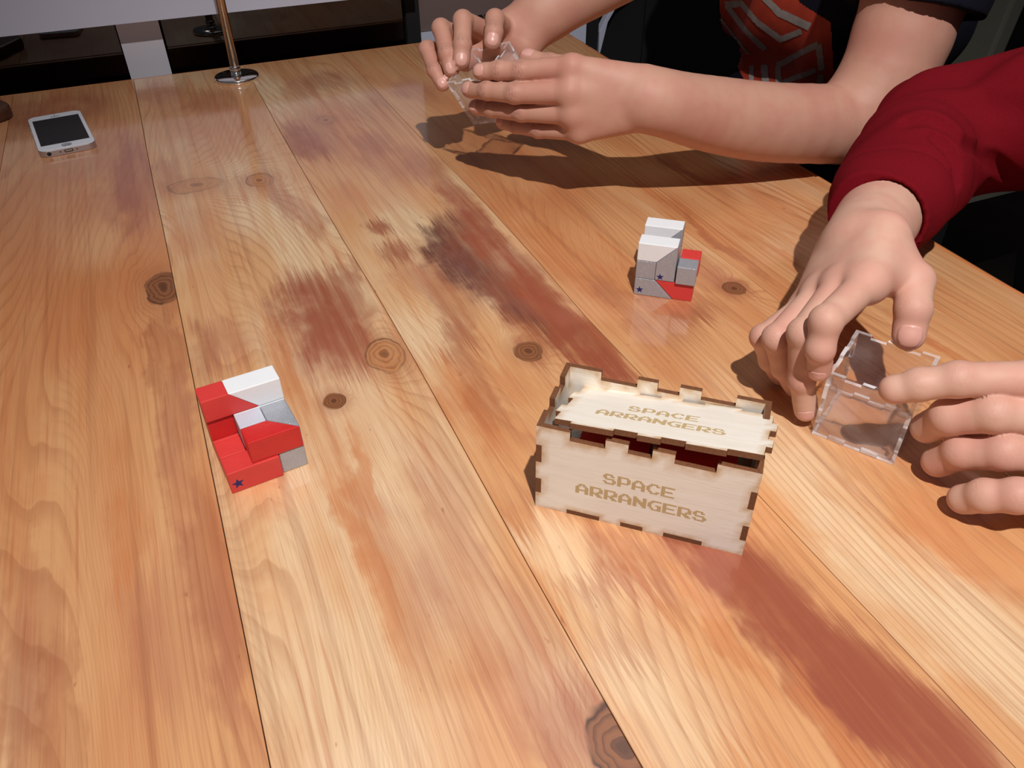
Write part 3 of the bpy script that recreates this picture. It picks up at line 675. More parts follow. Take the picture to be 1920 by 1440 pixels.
DN = [(0.0140, 0.0235), (0.0345, 0.0450)]
compl = [(-e_, ZN[0][0]), (ZN[0][1], ZN[1][0]), (ZN[1][1], BH + e_)]
scut = [(-e_, a, PT, b) for a, b in compl] + [(BD - PT, a, BD + e_, b) for a, b in compl]
stop = [(a, BH - 0.0058, b, BH + e_) for a, b in DN] + [(a, -e_, b, PT) for a, b in DN]
cells_mesh(BD, BH, scut + stop, PT, pm, 'panel', wb, frame_m((BW, 0, 0), (0, 1, 0), (0, 0, 1)))
cells_mesh(BD, BH, scut + stop, PT, pm, 'panel', wb, frame_m((0, BD, 0), (0, -1, 0), (0, 0, 1)))
comp = lambda N, Lg: [(a, b) for a, b in zip([-e_] + [n_[1] for n_ in N], [n_[0] for n_ in N] + [Lg + e_])]
lc_ = [(a, -e_, b, PT) for a, b in comp(XN, BW)] + [(a, BD - PT, b, BD + e_) for a, b in comp(XN, BW)] + \
      [(-e_, a, PT, b) for a, b in comp(DN, BD)] + [(BW - PT, a, BW + e_, b) for a, b in comp(DN, BD)]
cells_mesh(BW, BD, lc_, PT, pm, 'bottom_panel', wb, frame_m((0, 0, PT), (1, 0, 0), (0, 1, 0)))
# tilted lid resting on the box
def eul(a, b, c):
    return Matrix.Rotation(c, 4, 'Z') @ Matrix.Rotation(b, 4, 'Y') @ Matrix.Rotation(a, 4, 'X')
LW, LD = 0.1125, 0.0590
lid = tag(empty('box_lid', (0.14214, 0.28502, 0.06437)), 'loose plywood lid with toothed edges lying askew on the wooden box', 'lid')
lid.matrix_world = Matrix.Translation((0.14214, 0.28502, 0.06437)) @ eul(-.298, -.087, -.790)
LN = [(-e_, 0.0185), (0.0365, 0.049), (0.0605, 0.073), (0.093, LW + e_)]
lcut = [(a, -e_, b, PT) for a, b in [(0.0365 - 0.0175 + 0.0, 0.019 + 0.0)] if b > a]
lcut += [(a, -e_, b, 0.0026) for a, b in ((0.0, 0.0005), (0.0355, 0.0480), (0.0600, 0.0725), (0.0925, LW + e_))]
lcut += [(-e_, -e_, 0.0125, 0.0026)]
lcut += [(a, LD - 0.0026, b, LD + e_) for a, b in ((-e_, 0.0160), (0.0355, 0.0480), (0.0600, 0.0725), (0.0925, LW + e_))]
lcut += [(-e_, a, 0.0030, b) for a, b in ((-e_, 0.0130), (0.0230, 0.0345), (0.0450, LD + e_))]
lcut += [(LW - 0.0030, a, LW + e_, b) for a, b in ((-e_, 0.0130), (0.0230, 0.0345), (0.0450, LD + e_))]
ld = cells_mesh(LW, LD, lcut, PT, pm, 'lid_board', lid, Matrix.Identity(4))
lettering([('SPACE', 0.0350, 0.0300, 0.0078, 0.00100, 0.00104), ('ARRANGERS', 0.0203, 0.0182, 0.0077, 0.00101, 0.00104)], ld, Matrix.Identity(4))
# pieces inside the box
def in_box(name, x0, x1, y0, y1, z0, z1, mat, label):
    o = boxo(name, (0, 0, 0), (x1 - x0, y1 - y0, z1 - z0), mat, None, 0.0006)
    o.matrix_world = wb.matrix_basis @ Matrix.Translation((x0, y0, z0))
    tag(o, label, 'puzzle piece'); return o
bpy.context.view_layer.update()
in_box('puzzle_piece', 0.062, 0.104, 0.0045, 0.036, PT, 0.0455, M_redg, 'red puzzle piece seen inside the wooden box through the front notches')
in_box('puzzle_piece', 0.020, 0.058, 0.0045, 0.036, PT, 0.0430, M_redg, 'dark red puzzle piece inside the left end of the wooden box')
in_box('puzzle_piece', 0.0042, 0.0192, 0.006, 0.038, PT, 0.035, M_silver, 'silver puzzle piece inside the wooden box beside the red ones')

# ------------------------------------------------------------------ acrylic cubes
def acrylic(o3, Rm, s, label):
    root = tag(empty('acrylic_box'), label, 'box')
    m_ = Matrix.Identity(4)
    for i in range(3):
        for j in range(3): m_[i][j] = Rm[i][j]
        m_[i][3] = o3[i]
    root.matrix_world = m_
    t_ = 0.0024; mats = [M_clear, M_cedge]
    k = s / 5.0
    odd = [(k, 2 * k), (3 * k, 4 * k)]; ev = [(-e_, k), (2 * k, 3 * k), (4 * k, s + e_)]
    top = [(a, s - t_, b, s + e_) for a, b in odd]
    f_cut = top + [(a, -e_, b, t_) for a, b in odd] + [(-e_, a, t_, b) for a, b in odd] + [(s - t_, a, s + e_, b) for a, b in odd]
    g_cut = top + [(a, -e_, b, t_) for a, b in odd] + [(-e_, a, t_, b) for a, b in ev] + [(s - t_, a, s + e_, b) for a, b in ev]
    b_cut = [(a, -e_, b, t_) for a, b in ev] + [(a, s - t_, b, s + e_) for a, b in ev] + [(-e_, a, t_, b) for a, b in ev] + [(s - t_, a, s + e_, b) for a, b in ev]
    cells_mesh(s, s, f_cut, t_, mats, 'panel', root, frame_m((0, 0, 0), (1, 0, 0), (0, 0, 1)))
    cells_mesh(s, s, f_cut, t_, mats, 'panel', root, frame_m((s, s, 0), (-1, 0, 0), (0, 0, 1)))
    cells_mesh(s, s, g_cut, t_, mats, 'panel', root, frame_m((s, 0, 0), (0, 1, 0), (0, 0, 1)))
    cells_mesh(s, s, g_cut, t_, mats, 'panel', root, frame_m((0, s, 0), (0, -1, 0), (0, 0, 1)))
    cells_mesh(s, s, b_cut, t_, mats, 'panel', root, frame_m((0, 0, t_), (1, 0, 0), (0, 1, 0)))
    return root
R1m = [[.4503, .7386, -.5017], [-.8426, .5375, .0351], [.2955, .4069, .8643]]
R2m = [[0.5028, 0.8627, -0.0546], [-0.8644, 0.502, -0.0296], [0.0019, 0.062, 0.9981]]
ac1 = acrylic((0.27539, 0.73239, 0.05264), R1m, 0.050, 'clear acrylic cube box held up in the air in two bare hands')
ac2 = acrylic((0.32164, 0.27098, 0.0004), R2m, 0.050, 'open clear acrylic box held down on the table by the red sleeve hand')
# ------------------------------------------------------------------ implicit surfaces -> one continuous mesh
def seg(P, a, b, ra, rb, flat=None):
    a, b = np.asarray(a), np.asarray(b)
    pa, ba = P - a, b - a
    h = np.clip(pa @ ba / (ba @ ba + 1e-12), 0, 1)
    q = pa - h[:, None] * ba
    if flat is not None:                      # (axis, factor): squash the section along an axis
        ax, k = flat; ax = np.asarray(ax) / np.linalg.norm(ax)
        c = q @ ax; q = q + (c * (1 / k - 1))[:, None] * ax
    d = np.linalg.norm(q, axis=1) - (ra + (rb - ra) * h)
    return d * (flat[1] if flat is not None and flat[1] < 1 else 1)
def smin(a, b, k):
    h = np.clip(0.5 + 0.5 * (b - a) / k, 0, 1)
    return b * (1 - h) + a * h - k * h * (1 - h)
def near_ids(tab, c, R):
    A, D, DD, r = tab
    pa = c - A; t = np.clip((pa * D).sum(1) / DD, 0, 1)
    q = pa - t[:, None] * D
    return np.nonzero(np.sqrt((q * q).sum(1)) - r - R <= 0.045)[0]
def cone_tab(cones):
    A = np.array([c[0] for c in cones], float); D = np.array([c[1] for c in cones], float) - A
    return A, D, (D * D).sum(1) + 1e-12, np.array([max(c[2], c[3]) for c in cones])
def mesh_sdf(fn, lo, hi, h, levels=5, slack=1.3):
    lo = np.asarray(lo, float); hi = np.asarray(hi, float)
    big = h * 2 ** levels
    n = np.ceil((hi - lo) / big).astype(int)
    g = np.stack(np.meshgrid(*[np.arange(k) for k in n], indexing='ij'), -1).reshape(-1, 3)
    size = big
    def ev(P):                                # evaluate block by block so far-away cones can be skipped
        out = np.empty(len(P)); b = np.floor((P - lo) / 0.05).astype(np.int64)
        k = (b[:, 0] * 1000 + b[:, 1]) * 1000 + b[:, 2]; o = np.argsort(k, kind='stable')
        for ix in np.split(o, np.nonzero(np.diff(k[o]))[0] + 1):
            Q = P[ix]; c = (Q.min(0) + Q.max(0)) / 2; out[ix] = fn(Q, c, np.linalg.norm(Q.max(0) - c))
        return out
    for L in range(levels + 1):
        c = lo + (g + 0.5) * size
        d = ev(c)
        g = g[np.abs(d) < size * slack]
        if L < levels:
            off = np.stack(np.meshgrid([0, 1], [0, 1], [0, 1], indexing='ij'), -1).reshape(-1, 3)
            g = (g[:, None] * 2 + off[None]).reshape(-1, 3); size /= 2
    B = np.int64(4096)
    key = lambda a: (a[..., 0].astype(np.int64) * B + a[..., 1]) * B + a[..., 2]
    off = np.stack(np.meshgrid([0, 1], [0, 1], [0, 1], indexing='ij'), -1).reshape(-1, 3)
    cor = g[:, None] + off[None]
    ck = key(cor); uk, inv_ = np.unique(ck, return_inverse=True); inv_ = inv_.reshape(ck.shape)
    uc = np.stack([uk // (B * B), (uk // B) % B, uk % B], -1)
    val = ev(lo + uc * h)
    V = val[inv_]; sgn = V < 0
    act = sgn.any(1) & ~sgn.all(1)
    g, V, sgn = g[act], V[act], sgn[act]
    E = [(a, b) for a in range(8) for b in range(a + 1, 8) if np.abs(off[a] - off[b]).sum() == 1]
    acc = np.zeros((len(g), 3)); cnt = np.zeros(len(g))
    for a, b in E:
        x = sgn[:, a] != sgn[:, b]
        t = np.where(x, V[:, a] / np.where(x, V[:, a] - V[:, b], 1), 0)
        acc += np.where(x[:, None], off[a] + t[:, None] * (off[b] - off[a]), 0); cnt += x
    verts = lo + (g + acc / cnt[:, None]) * h
    gk = key(g); o = np.argsort(gk); gs = gk[o]
    def find(a):
        k = key(a); p = np.clip(np.searchsorted(gs, k), 0, len(gs) - 1)
        return np.where(gs[p] == k, o[p], -1)
    faces = []
    ci = {tuple(v): i for i, v in enumerate(off.tolist())}
    for ax in range(3):
        u_, v_ = (ax + 1) % 3, (ax + 2) % 3
        e = np.zeros(3, int); e[ax] = 1; s0 = sgn[:, ci[(0, 0, 0)]]; s1 = sgn[:, ci[tuple(e)]]
        m_ = s0 != s1
        c = g[m_]; flip = s1[m_]
        du = np.zeros(3, int); du[u_] = 1; dv = np.zeros(3, int); dv[v_] = 1
        q = np.stack([np.nonzero(m_)[0], find(c - du), find(c - du - dv), find(c - dv)], 1)
        ok = (q >= 0).all(1); q, flip = q[ok], flip[ok]
        q[flip] = q[flip][:, ::-1]
        faces.append(q)
    F = np.concatenate(faces)
    # one projection step onto the surface
    ep = h * 0.4
    gr = np.stack([ev(verts + np.eye(3)[i] * ep) - ev(verts - np.eye(3)[i] * ep) for i in range(3)], 1) / (2 * ep)
    d0 = ev(verts); verts = verts - gr * (np.clip(d0, -h, h) / np.maximum((gr ** 2).sum(1), 0.3))[:, None]
    return verts, F
def np_mesh(name, V, F, mat, parent):
    me = bpy.data.meshes.new(name)
    me.vertices.add(len(V)); me.vertices.foreach_set('co', V.astype(np.float32).ravel())
    me.loops.add(len(F) * 4); me.loops.foreach_set('vertex_index', F.astype(np.int32).ravel())
    me.polygons.add(len(F)); me.polygons.foreach_set('loop_start', np.arange(0, len(F) * 4, 4, dtype=np.int32))
    me.update(calc_edges=True); me.validate()
    return finish(name, me, mat, parent, True)

class Body:
    crease = 1.25
    def __init__(s): s.f = []; s.bulk = []; s.kn = []; s.cr = []; s.pts = []
    def cone(s, a, b, ra, rb, k=0.008, flat=None, finger=False):
        (s.f if finger else s.bulk).append((np.asarray(a, float), np.asarray(b, float), ra, rb, k, flat))
        for p, r in ((a, ra), (b, rb)): s.pts.append((p, r))
    def chainc(s, pts, rs, k=0.008, flat=None, sub=4):
        if len(pts) > 2:                      # Catmull-Rom through the joints so limbs taper evenly
            P = [np.append(np.asarray(p, float), r) for p, r in zip(pts, rs)]
            P = [2 * P[0] - P[1]] + P + [2 * P[-1] - P[-2]]; out = []
            for i in range(1, len(P) - 2):
                for t in np.arange(sub) / sub:
                    a, b, c, d = P[i - 1:i + 3]
                    out.append(0.5 * (2 * b + (c - a) * t + (2 * a - 5 * b + 4 * c - d) * t ** 2 + (3 * b - a - 3 * c + d) * t ** 3))
            out.append(P[-2]); pts = [o[:3] for o in out]; rs = [o[3] for o in out]; k = min(k, 0.006)
        for i in range(len(pts) - 1): s.cone(pts[i], pts[i + 1], rs[i], rs[i + 1], k, flat)
    def finger(s, J, rs, dorsal, nail=True):
        """J: MCP, PIP, DIP, TIP centres ; dorsal: direction the back of the finger faces"""
        J = [np.asarray(j, float) for j in J]
        s.fing = getattr(s, 'fing', []); s.fing.append((J, rs, np.asarray(dorsal, float) / np.linalg.norm(dorsal), nail))
        for p, r in zip(J, rs): s.pts.append((p, r))
    def fn(s, P, cc, R):
        d = np.full(len(P), 0.05)
        if not hasattr(s, 'tab') or len(s.tab[0]) != len(s.bulk):
            s.tab = cone_tab(s.bulk); s.fc = np.array([j for f in s.fing for j in f[0]]); s.fi = np.array([i for i, f in enumerate(s.fing) for j in f[0]])
        for i_ in near_ids(s.tab, cc, R):
            a, b, ra, rb, k, fl = s.bulk[i_]
            x = seg(P, a, b, ra, rb, fl)
            d = smin(d, x, k)
        q_ = s.fc - cc
        for i_ in np.unique(s.fi[(q_ * q_).sum(1) < (R + 0.075) ** 2]):
            J, rs, dz, _ = s.fing[i_]
            cen = sum(J) / len(J); R = max(np.linalg.norm(j - cen) for j in J) + 0.022
            near = np.linalg.norm(P - cen, axis=1) < R + 0.01
            if not near.any(): continue
            Q = P[near]; fd = None
            for i in range(len(J) - 1):
                x = seg(Q, J[i], J[i + 1], rs[i], rs[i + 1])
                mid = (J[i] + J[i + 1]) / 2
                fd = x if fd is None else smin(fd, x, 0.0022)
            for i in range(1, len(J) - 1):       # knuckle swell on the back
                x = seg(Q, J[i] + dz * rs[i] * 0.16, J[i] + dz * rs[i] * 0.18, rs[i] * 0.90, rs[i] * 0.90)
                fd = smin(fd, x, 0.004)
            # pad of the fingertip
            fd = smin(fd, seg(Q, J[-1], J[-2] * 0.35 + J[-1] * 0.65 - dz * rs[-1] * 0.2, rs[-1] * 0.94, rs[-1] * 0.96), 0.003)
            kk = 0.0052
            dn = d[near]
            # fingers stay apart from each other: blend only near the base
            t_ = np.clip(np.linalg.norm(Q - J[0], axis=1) / (np.linalg.norm(J[1] - J[0]) + 1e-9), 0, 1)
            kq = kk * (1 - t_) + 0.0009
            h_ = np.clip(0.5 + 0.5 * (fd - dn) / kq, 0, 1)
            dn = fd * (1 - h_) + dn * h_ - kq * h_ * (1 - h_)
            d[near] = dn
        return d
    def build(s, name, mat, parent, h=0.0012):
        pts = np.array([p for p, r in s.pts]); r = np.array([r for p, r in s.pts])
        lo = (pts - r[:, None]).min(0) - 0.012; hi = (pts + r[:, None]).max(0) + 0.012
        V, F = mesh_sdf(s.fn, lo, hi, h)
        o = np_mesh(name, V, F, mat, parent)
        kn = np.zeros(len(V)); cr = np.zeros(len(V))
        for J, rs, dz, _ in getattr(s, 'fing', []):
            for i in range(len(J)):
                c = J[i] + dz * rs[i]
                if i == len(J) - 1: c = J[i] + (J[i] - J[i - 1]) / np.linalg.norm(J[i] - J[i - 1]) * rs[i] * 0.6
                kn = np.maximum(kn, np.exp(-(np.linalg.norm(V - c, axis=1) / (rs[i] * 1.1)) ** 2))
            for i in (1, 2):
                if i >= len(J) - 1: continue
                ax = (J[i + 1] - J[i - 1]); ax /= np.linalg.norm(ax)
                q = V - J[i]; sx = q @ ax; up = q @ dz
                w = np.exp(-(sx / (0.0052 if i == 1 else 0.003)) ** 2) * np.clip(up / rs[i] * 1.6 - 0.3, 0, 1)
                w *= (np.linalg.norm(q, axis=1) < rs[i] * 1.6)
                cr = np.maximum(cr, s.crease * w * (0.5 + 0.5 * np.cos(sx / 0.0026 * 2 * np.pi + 2.2 * np.sin((q @ np.cross(ax, dz)) * 700 + i) + 1.5 * np.sin(sx * 2100))))
        for nm, v in (('knuckle', kn), ('crease', cr)):
            a = o.data.attributes.new(nm, 'FLOAT', 'POINT'); a.data.foreach_set('value', v.astype(np.float32))
        for J, rs, dz, nail in getattr(s, 'fing', []):
            if nail: s.nail(J, rs[-1], dz, parent)
        return o
    def nail(s, J, r, dz, parent):
        ax = J[-1] - J[-2]; ax /= np.linalg.norm(ax); dz = dz - ax * (dz @ ax); dz /= np.linalg.norm(dz); sd = np.cross(ax, dz)
        c = J[-1] - ax * r * 0.02
        V, F = [], []; n, mm = 9, 9; D_ = []
        for i in range(n):
            u = -1 + 2 * i / (n - 1)
            for j in range(mm):
                v = -1 + 2 * j / (mm - 1)
                # superellipse footprint laid on the skin of the fingertip
                uu = u * math.sqrt(1 - 0.38 * v * v); vv = v * math.sqrt(1 - 0.38 * u * u)
                ang = vv * 0.80; dr = dz * math.cos(ang) + sd * math.sin(ang) + ax * max(0, uu) * 0.35; dr /= np.linalg.norm(dr)
                D_.append(dr); V.append(c + ax * (uu * r * 0.66) + dr * r * 1.7)
        V = np.array(V); D_ = np.array(D_)
        for _ in range(9):
            V = V - D_ * np.clip(s.fn(V, c, 0.02) - 0.00022, -0.004, 0.004)[:, None] * 0.9
        V = [v for v in V]
        N_ = len(V); V += [p - dz * r * 0.16 for p in V]
        for i in range(n - 1):
            for j in range(mm - 1):
                a = i * mm + j; F.append((a, a + 1, a + mm + 1, a + mm)); F.append((a + N_, a + mm + N_, a + mm + 1 + N_, a + 1 + N_))
        ring = [j for j in range(mm)] + [i * mm + mm - 1 for i in range(1, n)] + [(n - 1) * mm + j for j in range(mm - 2, -1, -1)] + [i * mm for i in range(n - 2, 0, -1)]
        for a, b in zip(ring, ring[1:] + ring[:1]): F.append((a, a + N_, b + N_, b))
        me_o = mesh_obj('fingernail', V, F, M_nail, parent, True)
        return me_o

def palm(bd, wrist, mcps, r_w=0.0115, r_m=0.0098, k=0.011, side=None):
    w = np.asarray(wrist, float); n_ = len(mcps)
    a, z = np.asarray(mcps[0], float), np.asarray(mcps[-1], float)
    ax = (z - a) / np.linalg.norm(z - a)
    for i, m_ in enumerate(mcps):
        t_ = (i / (n_ - 1) - 0.5)
        bd.cone(w + ax * t_ * (side or 0.036), m_, r_w, r_m, k)
    for i in range(n_ - 1): bd.cone(mcps[i], mcps[i + 1], r_m * 0.88, r_m * 0.88, 0.006)

cam_dir = lambda P: (CAM - np.asarray(P)) / np.linalg.norm(CAM - np.asarray(P))
DBG = []
def dbg(nm, J): DBG.append((nm, [tuple(round(float(c) * 1000) for c in j) for j in J], [round(float(np.linalg.norm(np.asarray(J[i + 1]) - J[i])) * 1000) for i in range(len(J) - 1)]))

# ================= person in the dark T-shirt
p1 = tag(empty('person', (0.95, 0.85, -0.75)), 'person in a dark T-shirt with orange print, holding a clear cube in bare hands', 'person')
p1inv = Matrix.Translation((-0.95, -0.85, 0.75))
b1 = Body()
# near (left) hand, back of the hand to the viewer
LJ = dict(
    index=[K(1072, 126, 690), K(976, 133, 704), K(935, 132, 710), K(902, 134, 716)],
    middle=[K(1068, 173, 694), K(965, 175, 708), K(914, 170, 722), K(881, 168, 736)],
    ring=[K(1074, 214, 704), K(978, 210, 724), K(922, 204, 742), K(893, 201, 752)],
    pinky=[K(1086, 246, 716), K(1010, 243, 736), K(968, 236, 750), K(942, 229, 757)])
RR = dict(index=[.0098, .0089, .0080, .0070], middle=[.0100, .0090, .0081, .0071], ring=[.0096, .0085, .0076, .0067], pinky=[.0088, .0075, .0067, .0060])
upv = np.array([0, 0, 1.0])
for nme, J in LJ.items():
    dbg('L ' + nme, J)
    b1.finger(J, RR[nme], cam_dir(J[2]) + upv * 0.25 - ray(960, 720) * 0)
wrL = K(1206, 184, 702)
palm(b1, wrL, [J[0] for J in LJ.values()], 0.0150, 0.0105, 0.012, 0.026)
thJ = [K(1135, 150, 728), K(1080, 128, 745), K(1030, 122, 752), K(990, 110, 758)]
b1.cone(wrL, thJ[1], 0.014, 0.0125, 0.012)
b1.finger(thJ[1:], [.0115, .0098, .0085], cam_dir(thJ[2]) * 0.3 + upv, True)
dbg('L thumb', thJ)
elL = K(1580, 234, 800)
fa = [wrL, K(1250, 195, 708), K(1330, 214, 735), K(1440, 230, 765), elL]
b1.chainc(fa, [.0250, .0265, .0315, .0350, .0370], 0.014)
dbg('L arm', fa)
shL = np.array([0.735, 0.640, 0.33])
ua = [elL, K(1640, 170, 792), K(1690, 70, 775), shL]
b1.chainc(ua, [.0370, .0400, .0455, .060], 0.02)
dbg('L upper', ua)
# far (right) hand, fingers arched over the cube
RJ = dict(
    index=[K(948, 56, 800), K(928, 36, 764), K(926, 60, 753), K(923, 79, 752)],
    middle=[K(920, 64, 808), K(868, 38, 766), K(867, 84, 756), K(865, 114, 757)],
    ring=[K(892, 82, 812), K(827, 53, 775), K(838, 100, 763), K(846, 130, 764)],
    pinky=[K(872, 110, 812), K(801, 92, 786), K(815, 132, 774), K(830, 158, 773)])
RR2 = dict(index=[.0100, .0088, .0083, .0076], middle=[.0102, .0090, .0084, .0077], ring=[.0098, .0086, .0079, .0071], pinky=[.0088, .0077, .0070, .0062])
for nme, J in RJ.items():
    dbg('R ' + nme, J)
    b1.finger(J, RR2[nme], cam_dir(J[2]) + upv * 0.15)
wrR = K(1012, 30, 806)
palm(b1, wrR, [J[0] for J in RJ.values()], 0.018, 0.0115, 0.012)
b1.cone(wrR, K(985, 88, 806), 0.022, 0.016, 0.014)
b1.finger([K(985, 92, 806), K(960, 118, 812), K(930, 136, 812)], [.0135, .0105, .009], cam_dir(wrR) * -0.3 + upv, False)
faR = [wrR, K(1050, 2, 806), K(1130, -48, 812), K(1260, -118, 826), K(1400, -165, 850)]
b1.chainc(faR, [.0270, .0285, .034, .038, .040], 0.015)
shR = np.array([0.78, 0.985, 0.33])
b1.chainc([faR[-1], (faR[-1] + shR) / 2, shR], [.040, .046, .062], 0.02)
dbg('R arm', faR + [shR])
# chest, waist and lap under the clothes
tc = np.array([0.86, 0.83, 0.0])
b1.cone(shL, shR, .055, .055, 0.03)
b1.cone(tc + [0, 0, .30], tc + [0.03, 0.0, -.20], .085, .085, 0.04)
b1.build('body', M_skin1, p1, 0.0013)

def cloth(name, cones, mat, parent, h, disp=None, cuts=None, lohi=None, only_fn=False, slack=1.6):
    tab = cone_tab(cones)
    def fn(P, cc, R):
        d = np.full(len(P), 0.05)
        dp = disp(P) if disp is not None else 0.0
        for i_ in near_ids(tab, cc, R):
            a, b, ra, rb, k, fl = cones[i_]
            x = seg(P, np.asarray(a, float), np.asarray(b, float), ra, rb, None) + dp
            if fl is not None:                # open end: (point, outward axis, inner radius)
                q = P - fl[0]; s_ = q @ fl[1]; rad = np.linalg.norm(q - s_[:, None] * fl[1], axis=1)
                x = np.maximum(x, -s_); x = np.maximum(x, -np.maximum(rad - fl[2], s_ - 0.028))
            d = smin(d, x, k)
        if cuts is not None: d = cuts(P, d)
        return d
    if only_fn: return fn
    pts = np.array([p for c in cones for p in (c[0], c[1])]); r = np.array([r_ for c in cones for r_ in (c[2], c[3])])
    lo, hi = (pts - r.max()).min(0) - 0.01, (pts + r.max()).max(0) + 0.01
    if lohi is not None: lo = np.maximum(lo, lohi[0]); hi = np.minimum(hi, lohi[1])
    V, F = mesh_sdf(fn, lo, hi, h, 5, slack)
    return np_mesh(name, V, F, mat, parent), fn
# T-shirt: torso + short sleeves, cut at the hems
armdir = (shL - ua[2]) / np.linalg.norm(shL - ua[2]); hemL = K(1712, 18, 768)
slv_hi = ua[2] + armdir * 0.02
def shirt_disp(P):
    return 0.0035 * np.sin(P[:, 1] * 58 + P[:, 2] * 26 + 2 * np.sin(P[:, 2] * 19)) * np.clip((0.86 - P[:, 0]) * 8, 0, 1) + 0.002 * np.sin(P[:, 2] * 70 + P[:, 1] * 90)
armdirR = (shR - faR[-1]) / np.linalg.norm(shR - faR[-1])
yf = (np.array([0, 1.0, 0]), 1.0)
cones = [
    (tc + [-0.01, -.03, .27], tc + [-0.01, .12, .27], .118, .118, .03, None),
    (tc + [-0.005, -.02, .10], tc + [-0.005, .125, .10], .120, .120, .05, None),
    (tc + [0.01, -.01, -.12], tc + [0.01, .10, -.12], .125, .125, .05, None),
    (tc + [0.04, -.01, -.27], tc + [0.04, .07, -.27], .13, .13, .05, None),
    (tc + [0.04, 0, .30], tc + [0.04, 0, .36], .09, .07, .03, None),
    (shL + [0, 0, 0.01], hemL - armdir * 0.03, .068, .060, .02, (hemL, armdir, .052)),
    (shR + [0, 0, 0.01], faR[-1] + armdirR * 0.06, .070, .058, .02, (faR[-1] + armdirR * 0.09, armdirR, .045))]
shirt, shirt_fn = cloth('t_shirt', cones, M_navy, p1, 0.0027, shirt_disp)
# dark trousers and seated legs
hipc = np.array([0.90, 0.83, -0.30])
cones = [(hipc + [0, -.02, 0], hipc + [0, .10, 0], .125, .125, .03, None),
         (hipc + [0, -.03, 0], [0.52, 0.76, -0.20], .095, .065, .03, None), (hipc + [0, .09, 0], [0.52, 0.95, -0.20], .095, .065, .03, None),
         ([0.52, 0.72, -0.20], [0.56, 0.70, -0.66], .062, .045, .02, None), ([0.52, 0.95, -0.20], [0.56, 0.97, -0.66], .062, .045, .02, None)]
cloth('trousers', cones, M_black, p1, 0.008)
for yy in (0.70, 0.97):
    bm = prism_bm(rrect(0.26, 0.095, 0.045, 6), 'z', 0, 0.07, None, 0.02)
    sh_ = bm_obj('shoe', bm, M_black, p1); sh_.location = (0.50, yy, -0.7495)

# printed panel on the shirt front
def bvh_of(o):
    me = o.data
    co = np.empty(len(me.vertices) * 3, np.float32); me.vertices.foreach_get('co', co)
    return BVHTree.FromPolygons([tuple(v) for v in co.reshape(-1, 3)], [tuple(p.vertices) for p in me.polygons])
tree = bvh_of(shirt)
def decal(name, polys, mat, parent, off, step=4.0):
    V, F = [], []; idx = {}
    def inside(x, y, P):
        c = False
        for (x1, y1), (x2, y2) in zip(P, P[1:] + P[:1]):
            if (y1 > y) != (y2 > y) and x < (x2 - x1) * (y - y1) / (y2 - y1) + x1: c = not c
        return c
    def vert(gx, gy):
        if (gx, gy) in idx: return idx[(gx, gy)]
        d = Vector(ray(gx, gy)).normalized(); loc, nrm, _, _ = tree.ray_cast(Vector(CAM), d, 5)
        if loc is None or nrm.dot(-d) < 0.05: idx[(gx, gy)] = None; return None
        V.append(loc + nrm * off); idx[(gx, gy)] = len(V) - 1; return idx[(gx, gy)]
    for P in polys:
        x0, x1 = min(p[0] for p in P), max(p[0] for p in P); y0, y1 = min(p[1] for p in P), max(p[1] for p in P)
        x = math.floor(x0 / step) * step
        while x < x1:
            y = math.floor(y0 / step) * step
            while y < y1:
                if inside(x + step / 2, y + step / 2, P):
                    q = [vert(x, y), vert(x, y + step), vert(x + step, y + step), vert(x + step, y)]
                    if None not in q and q not in F: F.append(q)
                y += step
            x += step
    if not F: return None
    return mesh_obj(name, V, F, mat, parent, True)
pr = decal('shirt_print', [[(1346, -60), (1470, -60), (1500, 5), (1558, 42), (1562, 110), (1566, 185), (1420, 185), (1396, 150), (1372, 100), (1352, 40)]], M_printr, p1, 0.0006, 2.0)
def bar(a, b, w):
    a, b = np.array(a, float), np.array(b, float); d = b - a; d /= np.linalg.norm(d); n_ = np.array([-d[1], d[0]]) * w / 2
    return [tuple(a + n_), tuple(b + n_), tuple(b - n_), tuple(a - n_)]
bars = [bar((1388, 2), (1420, 40), 10), bar((1420, 40), (1466, 74), 11), bar((1462, 74), (1504, 58), 11), bar((1360, 8), (1388, 6), 13), bar((1364, 10), (1400, 58), 10), bar((1398, 56), (1436, 92), 10),
        bar((1434, -6), (1466, 28), 13), bar((1464, 24), (1520, 50), 15), bar((1352, 34), (1404, 100), 4), bar((1410, 122), (1411, 175), 9), bar((1434, 120), (1438, 175), 13),
        bar((1458, 122), (1536, 82), 11), bar((1536, 82), (1541, 130), 12), bar((1460, 122), (1462, 175), 11), bar((1466, 156), (1530, 130), 10), bar((1539, 138), (1538, 175), 13)]
decal('print_outline', bars, M_printg, p1, 0.0013, 1.5)

